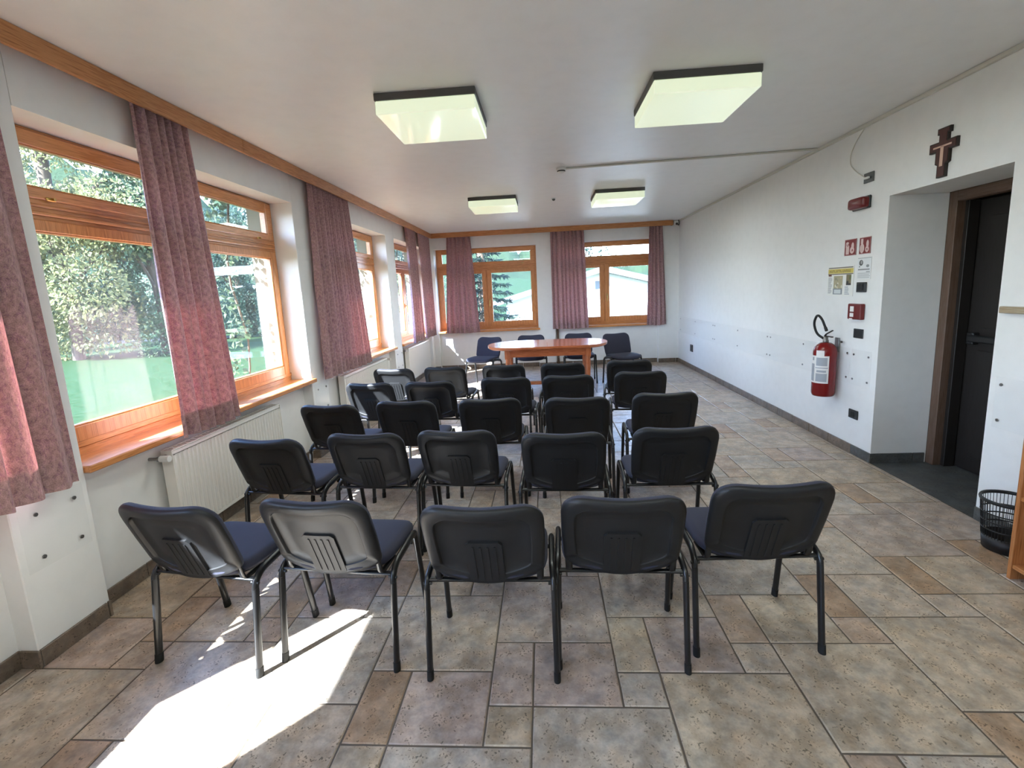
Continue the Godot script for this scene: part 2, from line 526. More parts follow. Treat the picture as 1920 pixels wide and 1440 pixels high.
func build_shell() -> void:
	# window wall
	var wl := struct("wall_left", "white plastered window wall with projecting piers between the windows", "wall")
	var edges := [ZN]
	for w in WINS:
		edges.append_array(w)
	edges.append(ZF - 0.4)
	for i in range(0, edges.size(), 2):
		put(wl, "pier", span(Vector3(XL, -0.1, edges[i + 1]), Vector3(XO + 0.02, CEIL + 0.14, edges[i]), 0.004), M.wall_paint)
		put(wl, "outer_pier", span(Vector3(XO + 0.025, -0.6, edges[i + 1]), Vector3(XO, CEIL + 0.14, edges[i])), M.outer_plaster)
	for w in WINS:
		put(wl, "lintel", span(Vector3(XL, 2.455, w[1]), Vector3(-2.57, CEIL + 0.14, w[0])), M.wall_paint)
		put(wl, "outer_lintel", span(Vector3(-2.571, 2.455, w[1]), Vector3(XO, CEIL + 0.14, w[0])), M.outer_plaster)
		put(wl, "parapet", span(Vector3(XP, -0.1, w[1]), Vector3(-2.57, 0.77, w[0])), M.wall_paint)
		put(wl, "outer_parapet", span(Vector3(-2.571, -0.6, w[1]), Vector3(XO, 0.84, w[0])), M.outer_plaster)
		for z in w:
			put(wl, "outer_reveal", span(Vector3(-2.571, 0.84, z - 0.004), Vector3(XO - 0.004, 2.455, z + 0.004)), M.outer_plaster)
	# far wall
	var wf := struct("wall_far", "white plastered end wall with two curtained windows", "wall")
	var xs := [XL, FARS[0][0], FARS[0][1], FARS[1][0], FARS[1][1], XR + 0.435]
	for i in range(0, xs.size(), 2):
		put(wf, "pier", span(Vector3(xs[i], -0.1, ZF), Vector3(xs[i + 1], CEIL + 0.14, ZF - 0.42)), M.wall_paint)
	for w in FARS:
		put(wf, "lintel", span(Vector3(w[0], 2.455, ZF), Vector3(w[1], CEIL + 0.14, ZF - 0.42)), M.wall_paint)
		put(wf, "parapet", span(Vector3(w[0], -0.1, ZF - 0.09), Vector3(w[1], 0.77, ZF - 0.42)), M.wall_paint)
	# right wall with the door niche
	var wr := struct("wall_right", "long white wall with the door niche and fire equipment", "wall")
	put(wr, "wall_section", span(Vector3(XR, -0.1, ZF), Vector3(XR + 0.435, CEIL + 0.14, -4.07)), M.wall_paint)
	put(wr, "wall_section", span(Vector3(XR, -0.1, -3.065), Vector3(XR + 0.435, CEIL + 0.14, ZN)), M.wall_paint)
	put(wr, "lintel", span(Vector3(XR, 2.137, -4.07), Vector3(XR + 0.435, CEIL + 0.14, -3.065)), M.wall_paint)
	var wn := struct("wall_near", "plain white wall at the entrance end of the hall", "wall")
	put(wn, "wall_section", span(Vector3(XO, -0.1, ZN), Vector3(XR + 0.435, CEIL + 0.14, ZN + 0.2)), M.wall_paint)
	var ce := struct("ceiling", "smooth off white plaster ceiling", "ceiling")
	put(ce, "slab", span(Vector3(XO, CEIL, ZN + 0.2), Vector3(XR + 0.435, CEIL + 0.14, ZF - 0.42)), M.ceiling_paint)
	var rf := struct("roof_eaves", "deep roof eaves over the windows", "roof")
	put(rf, "slab", span(Vector3(-3.33, CEIL + 0.145, ZN + 0.6), Vector3(XR + 0.9, CEIL + 0.35, ZF - 0.8)), M.outer_plaster)
	# niche floor
	var nf := struct("floor_passage", "dark grey stone floor slab in the door niche", "floor")
	put(nf, "slab", span(Vector3(XR + 0.003, -0.05, -4.07), Vector3(XR + 0.95, -0.001, -3.065)), M.passage_stone)
	# skirtings
	var runs := []
	for i in range(0, edges.size(), 2):
		var z0: float = edges[i]
		var z1: float = maxf(edges[i + 1], ZF)
		runs.append([Vector3(XL, 0, z0), Vector3(XL, 0, z1), Vector3.RIGHT])
		if i > 0:
			runs.append([Vector3(XP + 0.012, 0, z0), Vector3(XL + 0.012, 0, z0), Vector3.BACK])
	for w in WINS:
		runs.append([Vector3(XP, 0, w[0]), Vector3(XP, 0, w[1]), Vector3.RIGHT])
	skirt("baseboard_left", "brown stone skirting tiles stepping along the window wall", runs)
	var fr := []
	for i in range(0, xs.size(), 2):
		fr.append([Vector3(xs[i], 0, ZF), Vector3(minf(xs[i + 1], XR), 0, ZF), Vector3.BACK])
	for w in FARS:
		fr.append([Vector3(w[0], 0, ZF - 0.09), Vector3(w[1], 0, ZF - 0.09), Vector3.BACK])
	skirt("baseboard_far", "brown stone skirting tiles under the end windows", fr)
	skirt("baseboard_right", "brown stone skirting tiles along the long white wall", [
		[Vector3(XR, 0, -4.32), Vector3(XR, 0, ZF), Vector3.LEFT],
		[Vector3(XR, 0, -4.07), Vector3(XR, 0, -4.32), Vector3.LEFT, 1],
		[Vector3(XR - 0.012, 0, -4.07), Vector3(XR + 0.42, 0, -4.07), Vector3.BACK, 1],
		[Vector3(XR, 0, -3.065), Vector3(XR, 0, -2.6), Vector3.LEFT, 1],
		[Vector3(XR, 0, -2.6), Vector3(XR, 0, ZN), Vector3.LEFT]])
	# wooden pelmets at the ceiling
	var p1 := struct("trim_1", "long brown wooden pelmet board above the side windows", "trim")
	var at := ZN
	for z in [-0.9, -3.7, -6.6, ZF + 0.108]:
		put(p1, "board", span(Vector3(-2.196, 2.66, at - 0.001), Vector3(-2.176, CEIL - 0.001, z), 0.002), M.pelmet_z)
		at = z
	put(p1, "curtain_rail", span(Vector3(-2.27, 2.715, ZN - 0.02), Vector3(-2.205, CEIL - 0.001, ZF + 0.02)), M.pelmet_z)
	var p2 := struct("trim_2", "brown wooden pelmet board across the end wall", "trim")
	put(p2, "board", span(Vector3(-2.176, 2.66, ZF + 0.088), Vector3(2.52, CEIL - 0.001, ZF + 0.108), 0.002), M.pelmet_x)
	put(p2, "end_board", span(Vector3(2.50, 2.66, ZF), Vector3(2.52, CEIL - 0.001, ZF + 0.087), 0.002), M.pelmet_x)
	put(p2, "curtain_rail", span(Vector3(-2.17, 2.715, ZF + 0.001), Vector3(2.49, CEIL - 0.001, ZF + 0.05)), M.pelmet_x)


# ------------------------------------------------------------------ windows
func ring_frame(w: float, h: float, border: Array, z0: float, z1: float) -> ArrayMesh:
	# rectangular frame with borders [left, right, bottom, top], chamfered bars
	var s := st()
	var c := 0.005
	box(s, Vector3(border[0] / 2.0, h / 2.0, (z0 + z1) / 2.0), Vector3(border[0], h, z1 - z0), c)
	box(s, Vector3(w - border[1] / 2.0, h / 2.0, (z0 + z1) / 2.0), Vector3(border[1], h, z1 - z0), c)
	var iw: float = w - border[0] - border[1]
	box(s, Vector3(border[0] + iw / 2.0, border[2] / 2.0, (z0 + z1) / 2.0), Vector3(iw, border[2], z1 - z0 - 0.002), c)
	box(s, Vector3(border[0] + iw / 2.0, h - border[3] / 2.0, (z0 + z1) / 2.0), Vector3(iw, border[3], z1 - z0 - 0.002), c)
	return fin(s)

func beads(w: float, h: float, t: float, z0: float, z1: float) -> ArrayMesh:
	return ring_frame(w, h, [t, t, t, t], z0, z1)

func make_window(called: String, label: String, at: Vector3, turn: float, W: float, handle_right: bool) -> void:
	var H := 1.615
	var n := struct(called, label, "window", at, turn)
	var px: Material = M.pine_x
	var py: Material = M.pine_y
	put(n, "outer_frame", ring_frame(W, H, [0.05, 0.05, 0.045, 0.045], -0.075, 0.0), px)
	put(n, "transom", span(Vector3(0.05, 1.15, -0.07), Vector3(W - 0.05, 1.30, 0.0), 0.004), px)
	put(n, "transom_moulding", span(Vector3(0.03, 1.195, 0.0), Vector3(W - 0.03, 1.215, 0.016), 0.005), px)
	put(n, "transom_moulding", span(Vector3(0.03, 1.235, 0.0), Vector3(W - 0.03, 1.25, 0.010), 0.004), px)
	put(n, "bottom_moulding", span(Vector3(0.0, 0.0, 0.0), Vector3(W, 0.035, 0.012), 0.004), px)
	put(n, "mullion", span(Vector3(W / 2 - 0.03, 0.045, -0.07), Vector3(W / 2 + 0.03, 1.15, 0.0), 0.004), py)
	# two casements
	for k in 2:
		var x0 := 0.035 if k == 0 else W / 2 + 0.01
		var w := W / 2 - 0.045
		var c := put(n, "casement", ring_frame(w, 1.145, [0.08, 0.08, 0.085, 0.06], -0.05, 0.014), py, Vector3(x0, 0.03, 0))
		var iw := w - 0.16
		put(c, "glazing_bead", beads(iw + 0.002, 1.002, 0.009, -0.03, 0.006), M.pine_y, Vector3(0.079, 0.084, 0))
		put(c, "pane", span(Vector3(0.085, 0.09, -0.022), Vector3(w - 0.085, 1.081, -0.018)), M.glass)
		var hs := st()
		var hx := w - 0.03 if k == 0 else 0.03
		box(hs, Vector3(hx, 0.52, 0.019), Vector3(0.028, 0.07, 0.010), 0.004)
		tube(hs, bend([Vector3(hx, 0.52, 0.02), Vector3(hx, 0.52, 0.055), Vector3(hx, 0.40, 0.055)], 0.02, 3), 0.008)
		if k == (1 if handle_right else 0):
			put(c, "handle", fin(hs), M.brass)
	# hopper light on top
	var t := put(n, "hopper", ring_frame(W - 0.06, 0.325, [0.085, 0.085, 0.055, 0.075], -0.05, 0.014), px, Vector3(0.03, 1.275, 0))
	put(t, "glazing_bead", beads(W - 0.06 - 0.168, 0.197, 0.008, -0.03, 0.006), px, Vector3(0.084, 0.054, 0))
	put(t, "pane", span(Vector3(0.088, 0.058, -0.022), Vector3(W - 0.148, 0.247, -0.018)), M.glass)
	for x in [0.25, W - 0.31]:
		var ks := st()
		box(ks, Vector3(x, 0.004, 0.019), Vector3(0.05, 0.018, 0.012), 0.004)
		tube(ks, [Vector3(x, 0.004, 0.02), Vector3(x, 0.004, 0.04)], 0.006)
		put(t, "latch", fin(ks), M.brass)

func sill(label: String, lo: Vector3, hi: Vector3, m: Material) -> void:
	var o := put(self, numbered("window_sill"), span(lo, hi, 0.006), m)
	tag(o, label, "window sill")
	o.set_meta("kind", "structure")

func build_windows() -> void:
	var names := ["added unseen pine framed window next to the entrance wall", "pine framed window beside the entrance end pier", "pine framed window with lawn and yellow green tree outside", "pine framed window in the middle of the side wall", "pine framed window beside the far corner"]  # first window is added out of view to brighten the foreground
	for i in WINS.size():
		var w: Array = WINS[i]
		make_window("window_%d" % (i + 1), names[i], Vector3(-2.49, 0.84, w[0]), 90, w[0] - w[1], false)
		sill("varnished pine sill board of the " + names[i].replace("pine framed ", ""), Vector3(-2.50, 0.765, w[1] - (0.045 if i < 4 else 0.0)), Vector3(-2.25, 0.803, w[0]), M.pine_z)
		# lower fillet between sill and frame
		put(get_node("window_%d" % (i + 1)), "sill_fillet", span(Vector3(0.0, -0.045, -0.07), Vector3(w[0] - w[1], 0.0, 0.006), 0.003), M.pine_x)
	var far := ["pine framed end window with a dark spruce outside", "pine framed end window with a white house outside"]
	for i in FARS.size():
		var w: Array = FARS[i]
		make_window("window_%d" % (i + 6), far[i], Vector3(w[0], 0.84, -10.14), 0, w[1] - w[0], true)
		sill("varnished pine sill board of the " + far[i].replace("pine framed ", ""), Vector3(w[0], 0.765, -10.15), Vector3(w[1] + 0.03, 0.803, ZF + 0.035), M.pine_x)
		put(get_node("window_%d" % (i + 6)), "sill_fillet", span(Vector3(0.0, -0.045, -0.07), Vector3(w[1] - w[0], 0.0, 0.006), 0.003), M.pine_x)


# ------------------------------------------------------------------ curtains
func curtain(label: String, t0: Vector3, t1: Vector3, b0: Vector3, b1: Vector3, out: Vector3, folds: float, sd: int, amp := 0.024) -> void:
	rng.seed = sd
	var ph := rng.randf() * TAU
	var jit := []
	for k in 12:
		jit.append(rng.randf_range(-1.0, 1.0))
	var nu := int(folds * 12)
	var nv := 40
	var wide := t0.distance_to(t1) * 2.2
	var pos := func(u: float, v: float) -> Vector3:
		var base := t0.lerp(t1, u).lerp(b0.lerp(b1, u), pow(v, 1.3))
		var uu := u + 0.016 * sin(u * 9.0 + jit[0] * 3.0 + v * 1.2) + 0.010 * sin(u * 23.0 + jit[1] * 4.0)
		var ang := uu * folds * PI + ph
		# round lobes towards the room, narrow valleys behind
		var w := 2.0 * pow(absf(sin(ang)), 0.75) - 1.0
		var w2 := sin(uu * folds * PI * 0.62 + jit[2] * 3.0 + v * 0.9)
		var d: float = amp * (0.8 + 0.2 * v) * (w * 0.80 + w2 * 0.20)
		var along := (t1 - t0).normalized() * 0.008 * sin(ang * 2.0) * (0.4 + 0.6 * v)
		return base + out * d + along + Vector3(0, 0.006 * sin(u * 7.0 + jit[3]) * v, 0)
	var root := thing("curtain", label, "curtain", Vector3.ZERO, 0, "dusty rose patterned curtains")
	# cloth, then the doubled hem and the heading tape sewn on the window side
	for band in [[0.0, 1.0, "cloth", nv, 0.0], [0.945, 1.0, "hem", 3, 0.003], [0.0, 0.035, "heading_tape", 3, 0.003]]:
		var s := st()
		s.set_smooth_group(1)
		var n: int = band[3]
		for j in n:
			for i in nu:
				var q := []
				var uv := []
				for e in [[i, j], [i + 1, j], [i + 1, j + 1], [i, j + 1]]:
					var u := float(e[0]) / nu
					var v := lerpf(band[0], band[1], float(e[1]) / n)
					q.append(pos.call(u, v) - out * band[4])
					uv.append(Vector2(u * wide * 1.7, v * 1.95 * 1.7))
				var flip: bool = (q[2] - q[0]).cross(q[1] - q[0]).dot(out) < 0.0
				for k in ([0, 2, 1, 0, 3, 2] if flip else [0, 1, 2, 0, 2, 3]):
					s.set_uv(uv[k])
					s.add_vertex(q[k])
		put(root, band[2], fin(s), M.curtain_cloth)

func build_curtains() -> void:
	var x := -2.238
	var xb := -2.209
	var T := 2.71
	var B := 0.765
	var L := func(label, a, b, c, d, f, sd):
		curtain(label, Vector3(x, T, a), Vector3(x, T, b), Vector3(xb, B, c), Vector3(xb, B, d), Vector3.RIGHT, f, sd, 0.042)
	L.call("rose curtain hanging against the entrance end pier", -1.10, -2.02, -1.12, -2.05, 7.5, 41)
	L.call("rose curtain hanging across the middle of the lawn window", -2.74, -3.18, -2.71, -3.27, 6.5, 42)
	L.call("rose curtain hanging over the near side of the middle side window", -4.80, -5.77, -4.72, -6.02, 11.0, 43)
	L.call("sunlit rose curtain in the middle of the corner side window", -8.20, -8.78, -8.10, -8.82, 6.5, 44)
	L.call("rose curtain hanging in the far corner of the side wall", -9.03, -9.80, -8.98, -9.72, 7.5, 45)
	var z := ZF + 0.043
	var F := func(label, a, b, c, d, f, sd):
		curtain(label, Vector3(a, T, z), Vector3(b, T, z), Vector3(c, B, z + 0.038), Vector3(d, B, z + 0.038), Vector3.BACK, f, sd, 0.042)
	F.call("rose curtain over the spruce window near the corner", -1.88, -1.41, -1.99, -1.31, 6.5, 46)
	F.call("rose curtain between the two end wall windows", 0.17, 0.83, 0.16, 0.89, 8.5, 47)
	F.call("rose curtain beside the security camera and long white wall", 2.08, 2.34, 2.02, 2.40, 4.5, 48)


# ------------------------------------------------------------------ radiators
func radiator(label: String, z0: float, z1: float, valve_first: bool) -> void:
	var L := absf(z0 - z1)
	var r := thing("radiator", label, "radiator", Vector3(XP + 0.001, 0.13, z0), 90, "white panel radiators under the side windows")
	# local: x along the wall, y up, z into the room
	var H := 0.565
	var s := st()
	s.set_smooth_group(1)
	var n := int(L / 0.0365)
	var pitch := L / n
	var prof := []
	for k in n:
		var x := k * pitch
		prof.append(Vector2(x + pitch * 0.10, 0.092))
		prof.append(Vector2(x + pitch * 0.22, 0.100))
		prof.append(Vector2(x + pitch * 0.62, 0.100))
		prof.append(Vector2(x + pitch * 0.74, 0.092))
	prof[0].x = 0.0
	prof[-1].x = L
	for k in prof.size() - 1:
		var a: Vector2 = prof[k]
		var b: Vector2 = prof[k + 1]
		quad(s, Vector3(a.x, 0.03, a.y), Vector3(b.x, 0.03, b.y), Vector3(b.x, H - 0.03, b.y), Vector3(a.x, H - 0.03, a.y), Vector3(a.x, H / 2, 0))
	s.set_smooth_group(-1)
	box(s, Vector3(L / 2, 0.015, 0.086), Vector3(L, 0.03, 0.02), 0.006)
	box(s, Vector3(L / 2, H - 0.015, 0.086), Vector3(L, 0.03, 0.02), 0.006)
	put(r, "front_panel", fin(s), M.white_enamel)
	put(r, "rear_panel", span(Vector3(0, 0.0, 0.028), Vector3(L, H, 0.046), 0.004), M.white_enamel)
	for x in [0.0, L]:
		put(r, "side_cover", span(Vector3(x - 0.003, 0.0, 0.028), Vector3(x + 0.003, H + 0.002, 0.101), 0.001), M.white_enamel)
	var g := st()
	box(g, Vector3(L / 2, H + 0.002, 0.034), Vector3(L, 0.006, 0.012))
	box(g, Vector3(L / 2, H + 0.002, 0.094), Vector3(L, 0.006, 0.012))
	for k in n:
		box(g, Vector3((k + 0.5) * pitch, H, 0.064), Vector3(pitch * 0.5, 0.004, 0.05))
	put(r, "top_grille", fin(g), M.white_enamel)
	for x in [0.15, L - 0.15]:
		put(r, "wall_bracket", span(Vector3(x - 0.012, 0.1, 0.0), Vector3(x + 0.012, H - 0.08, 0.028)), M.white_enamel)
	var sg := -1.0 if valve_first else 1.0
	var ex := 0.0 if valve_first else L
	var v := st()
	tube(v, bend([Vector3(ex, H - 0.03, 0.06), Vector3(ex + sg * 0.06, H - 0.03, 0.06), Vector3(ex + sg * 0.06, H - 0.03, 0.0)], 0.012, 3), 0.010)
	tube(v, [Vector3(ex + sg * 0.03, H - 0.03, 0.06), Vector3(ex + sg * 0.065, H - 0.03, 0.06)], 0.016)
	put(r, "valve", fin(v), M.steel)
	var k2 := st()
	tube(k2, [Vector3(ex + sg * 0.055, H - 0.03, 0.068), Vector3(ex + sg * 0.055, H - 0.03, 0.125)], 0.019, 0.019, 16)
	put(r, "valve_knob", fin(k2), M.white_plastic)
	var pp := st()
	tube(pp, bend([Vector3(ex, 0.03, 0.06), Vector3(ex + sg * 0.05, 0.03, 0.06), Vector3(ex + sg * 0.05, 0.03, 0.0)], 0.02, 3), 0.009)
	put(r, "return_pipe", fin(pp), M.steel)


# ------------------------------------------------------------------ chairs
var chair0: Node3D

func back_point(x: float, v: float, depth: float) -> Vector3:
	# backrest coordinates: x across, v metres up the tilted back, depth to the rear; the shell is hollow towards the sitter
	var tilt := deg_to_rad(21.0)
	var cz := depth - 0.55 * x * x + 0.012
	var y := 0.425 + v * cos(tilt) - cz * sin(tilt)
	var z := 0.158 + v * sin(tilt) + cz * cos(tilt)
	return Vector3(x, y, z)

func back_outline(n: int) -> Array:
	# rounded top corners, straight sides, bottom edge sagging to the middle
	var pts := []
	var hw := 0.232
	var top := 0.395
	var r := 0.085
	var corner := 0.052
	var poly := []
	# start bottom centre going right
	for k in 9:
		var t := k / 8.0
		poly.append(Vector2(t * (hw - 0.012), corner * pow(t, 2.0)))
	poly.append(Vector2(hw - 0.006, corner + 0.02))
	poly.append(Vector2(hw, 0.20))
	poly.append(Vector2(hw, top - r))
	for k in range(1, 8):
		var a := k / 8.0 * PI / 2
		poly.append(Vector2(hw - r + r * cos(a), top - r + r * sin(a)))
	poly.append(Vector2(hw - r, top))
	poly.append(Vector2(0.0, top - 0.004))
	# resample evenly along the half, then mirror
	var len := 0.0
	for k in poly.size() - 1:
		len += poly[k].distance_to(poly[k + 1])
	var half := []
	var m := n / 2
	for k in m + 1:
		var want := len * k / m
		var acc := 0.0
		for q in poly.size() - 1:
			var d: float = poly[q].distance_to(poly[q + 1])
			if acc + d >= want - 1e-6:
				half.append(poly[q].lerp(poly[q + 1], clampf((want - acc) / d, 0.0, 1.0)))
				break
			acc += d
	for p in half:
		pts.append(p)
	for k in range(half.size() - 2, 0, -1):
		pts.append(Vector2(-half[k].x, half[k].y))
	return pts

func shell_mesh(front: bool) -> ArrayMesh:
	var o := back_outline(72)
	var c := Vector2(0, 0.19)
	var s := st()
	# ring scale and depth behind the mid surface
	var rings := [[1.0, 0.0], [0.995, 0.008], [0.975, 0.0145], [0.93, 0.018], [0.80, 0.0180], [0.785, 0.0165], [0.778, 0.005], [0.765, 0.0015], [0.5, 0.001], [0.25, 0.001], [0.0, 0.001]]
	if front:
		rings = [[1.0, 0.0], [0.995, -0.010], [0.97, -0.020], [0.90, -0.028], [0.7, -0.033], [0.4, -0.036], [0.0, -0.037]]
	var grid := []
	for r in rings:
		var row := []
		for p in o:
			var q: Vector2 = c + (p - c) * r[0]
			var dep: float = r[1]
			if not front and r[0] < 0.97 and p.y < 0.075:
				# the moulded rim is missing along the bottom edge
				dep = minf(dep, 0.0075)
			row.append(back_point(q.x, q.y, dep))
		grid.append(row)
	s.set_smooth_group(1)
	for i in rings.size() - 1:
		for k in o.size():
			var k2 := (k + 1) % o.size()
			var mid: Vector3 = (grid[i][k] + grid[i + 1][k2]) / 2.0
			var away := mid + Vector3(0, 0, 0.3 if front else -0.3)
			if i == 0:
				away = back_point(0, 0.19, 0)
			quad(s, grid[i][k], grid[i][k2], grid[i + 1][k2], grid[i + 1][k], away)
	return fin(s)

func plate(x0: float, x1: float, v0: float, v1: float, d0: float, d1: float, r: float) -> ArrayMesh:
	# small raised plate on the back of the shell with rounded top corners
	var s := st()
	var nx := 10
	var cols := []
	for i in nx + 1:
		var x := lerpf(x0, x1, float(i) / nx)
		var e := minf(x - x0, x1 - x)
		var drop := 0.0 if e >= r else r - sqrt(maxf(0.0, r * r - (r - e) * (r - e)))
		cols.append([x, v1 - drop])
	s.set_smooth_group(-1)
	for i in nx:
		var a: Array = cols[i]
		var b: Array = cols[i + 1]
		var m := (v0 + v1) / 2.0
		var inside := back_point((a[0] + b[0]) / 2.0, m, (d0 + d1) / 2.0)
		s.set_smooth_group(1)
		quad(s, back_point(a[0], v0, d1), back_point(b[0], v0, d1), back_point(b[0], b[1], d1), back_point(a[0], a[1], d1), inside - Vector3(0, 0, 0.3))
		s.set_smooth_group(-1)
		quad(s, back_point(a[0], a[1], d0), back_point(b[0], b[1], d0), back_point(b[0], b[1], d1), back_point(a[0], a[1], d1), inside)
		quad(s, back_point(a[0], v0, d0), back_point(b[0], v0, d0), back_point(b[0], v0, d1), back_point(a[0], v0, d1), inside)
	for e in [0, nx]:
		var a: Array = cols[e]
		var inside := back_point((x0 + x1) / 2.0, (v0 + v1) / 2.0, (d0 + d1) / 2.0)
		quad(s, back_point(a[0], v0, d0), back_point(a[0], a[1], d0), back_point(a[0], a[1], d1), back_point(a[0], v0, d1), inside)
	return fin(s)

func cushion(hx: float, hz: float, layers: Array, e: float, warp: float) -> ArrayMesh:
	# layers: [scale, height]
	var s := st()
	var o := oval(hx, hz, e, 48)
	s.set_smooth_group(1)
	var grid := []
	for l in layers:
		var row := []
		for p in o:
			var q: Vector2 = p * l[0]
			row.append(Vector3(q.x, l[1] - warp * pow(maxf(0.0, -q.y / hz), 3.0) + warp * 0.5 * pow(absf(q.x) / hx, 2.0), q.y))
		grid.append(row)
	for i in layers.size() - 1:
		for k in o.size():
			var k2 := (k + 1) % o.size()
			quad(s, grid[i][k], grid[i][k2], grid[i + 1][k2], grid[i + 1][k], Vector3(0, (layers[0][1] + layers[-1][1]) / 2.0, 0))
	return fin(s)

func make_chair() -> Node3D:
	var t := thing("stacking_chair", "", "chair")
	var shell := put(t, "back_shell", shell_mesh(false), M.black_plastic)
	put(shell, "grip_panel", plate(-0.070, 0.070, 0.012, 0.228, -0.002, 0.0095, 0.014), M.black_plastic)
	for k in 4:
		var x := -0.042 + 0.028 * k
		put(shell, "rib", plate(x - 0.0045, x + 0.0045, 0.025, 0.208, 0.005, 0.0125, 0.004), M.black_plastic)
	put(t, "back_cushion", shell_mesh(true), M.seat_fabric)
	var sc := put(t, "seat_cushion", cushion(0.236, 0.215, [[0.0, 0.432], [0.9, 0.432], [0.985, 0.438], [1.0, 0.450], [0.99, 0.463], [0.955, 0.474], [0.85, 0.480], [0.5, 0.483], [0.0, 0.484]], 4.5, 0.018), M.seat_fabric)
	sc.position.z = -0.03
	var pan := put(t, "seat_pan", cushion(0.226, 0.205, [[0.0, 0.418], [0.88, 0.420], [0.96, 0.426], [0.99, 0.434], [0.9, 0.436], [0.0, 0.436]], 4.5, 0.014), M.black_plastic)
	pan.position.z = -0.03
	for sx in [-1.0, 1.0]:
		var full := bend([Vector3(sx * 0.259, 0.012, 0.196), Vector3(sx * 0.257, 0.405, 0.150), Vector3(sx * 0.252, 0.435, 0.10), Vector3(sx * 0.250, 0.457, -0.10), Vector3(sx * 0.252, 0.452, -0.125), Vector3(sx * 0.259, 0.012, -0.196)], 0.035, 5)
		# split the bent tube at the ends of its straight legs
		var a := []
		var b := []
		var c := []
		for i in full.size():
			if i <= 1:
				a.append(full[i])
			if i >= 1 and i <= full.size() - 2:
				b.append(full[i])
			if i >= full.size() - 2:
				c.append(full[i])
		var names := ["leg", "side_rail", "leg"]
		var paths := [a, b, c]
		for k in 3:
			var s := st()
			tube(s, paths[k], 0.0175, 0.0122, 12, Vector3.RIGHT)
			var o := put(t, names[k], fin(s), M.black_metal)
			if k != 1:
				var f := st()
				var foot: Vector3 = a[0] if k == 0 else c[-1]
				var upw: Vector3 = ((a[1] - a[0]) if k == 0 else (c[0] - c[-1])).normalized()
				tube(f, [foot - upw * 0.012, foot + upw * 0.028], 0.0193, 0.0138, 12, Vector3.RIGHT)
				put(o, "foot_cap", fin(f), M.black_rubber)
		# bracket that carries the backrest
		var br := st()
		var p0 := back_point(sx * 0.205, 0.045, 0.0)
		var p1 := back_point(sx * 0.205, 0.20, 0.0)
		tube(br, bend([Vector3(sx * 0.205, 0.418, 0.02), Vector3(sx * 0.205, 0.412, p0.z - 0.012), p0 + Vector3(0, 0.0, 0.0), p1], 0.03, 4), 0.0135, 0.0075, 10)
		put(t, "back_bracket", fin(br), M.black_metal)
		var bo := st()
		tube(bo, [Vector3(sx * 0.236, 0.398, 0.148), Vector3(sx * 0.272, 0.398, 0.148)], 0.007, 0.007, 10)
		put(t, "bolt", fin(bo), M.black_metal)
	for z in [[0.408, 0.138], [0.424, -0.09]]:
		var s := st()
		tube(s, [Vector3(-0.25, z[0], z[1]), Vector3(0.25, z[0], z[1])], 0.0125, 0.0085, 10)
		put(t, "crossbar", fin(s), M.black_metal)
	return t

func place_chair(x: float, z: float, turn: float, label: String, group: String) -> void:
	var c: Node3D
	if chair0 == null:
		chair0 = make_chair()
		c = chair0
	else:
		c = chair0.duplicate()
		c.name = numbered("stacking_chair")
		add_child(c)
	c.position = Vector3(x, 0, z)
	c.rotation.y = deg_to_rad(turn)
	tag(c, label, "chair", group)

func build_chairs() -> void:
	var rows := [
		["in the row farthest from the table", [[-1.477, -1.983, -8.6], [-0.908, -2.008, -5.9], [-0.256, -1.935, -0.6], [0.276, -1.991, -2.0], [0.842, -2.085, 2.0]]],
		["in the second row from the back", [[-1.592, -2.85, -6.0], [-1.04, -2.91, -4.0], [-0.51, -2.92, -4.0], [0.09, -2.82, -2.5], [0.69, -2.87, 0.0]]],
		["in the middle row", [[-1.588, -3.685, -6.0], [-1.035, -3.735, -4.0], [-0.425, -3.73, 0.5], [0.225, -3.68, -3.0], [0.855, -3.74, -2.5]]],
		["in the second row from the table", [[-1.592, -4.545, -6.0], [-1.035, -4.515, -4.0], [-0.35, -4.59, -5.0], [0.21, -4.59, -4.0], [0.865, -4.66, -4.0]]],
		["in the row nearest the table", [[-1.615, -5.36, -7.0], [-1.055, -5.36, -7.0], [-0.43, -5.36, -5.0], [0.19, -5.325, -4.0], [0.895, -5.37, -6.0]]]]
	var spots := ["at the window end", "second from the windows", "in the middle place", "second from the aisle", "at the aisle end"]
	for r in rows:
		for k in 5:
			var p: Array = r[1][k]
			place_chair(p[0], p[1], p[2], "black stacking chair %s, %s" % [r[0], spots[k]], "rows of black stacking chairs")
	var g := "stacking chairs behind the table"
	place_chair(-1.05, -8.12, 158.0, "stacking chair at the window end of the table, half sunlit", g)
	place_chair(-0.24, -8.16, 180.0, "stacking chair behind the table, second from the windows", g)
	place_chair(0.57, -8.14, 180.0, "stacking chair behind the table, second from the white wall", g)
	place_chair(1.235, -7.86, 196.0, "stacking chair beyond the wall end of the oval table", g)


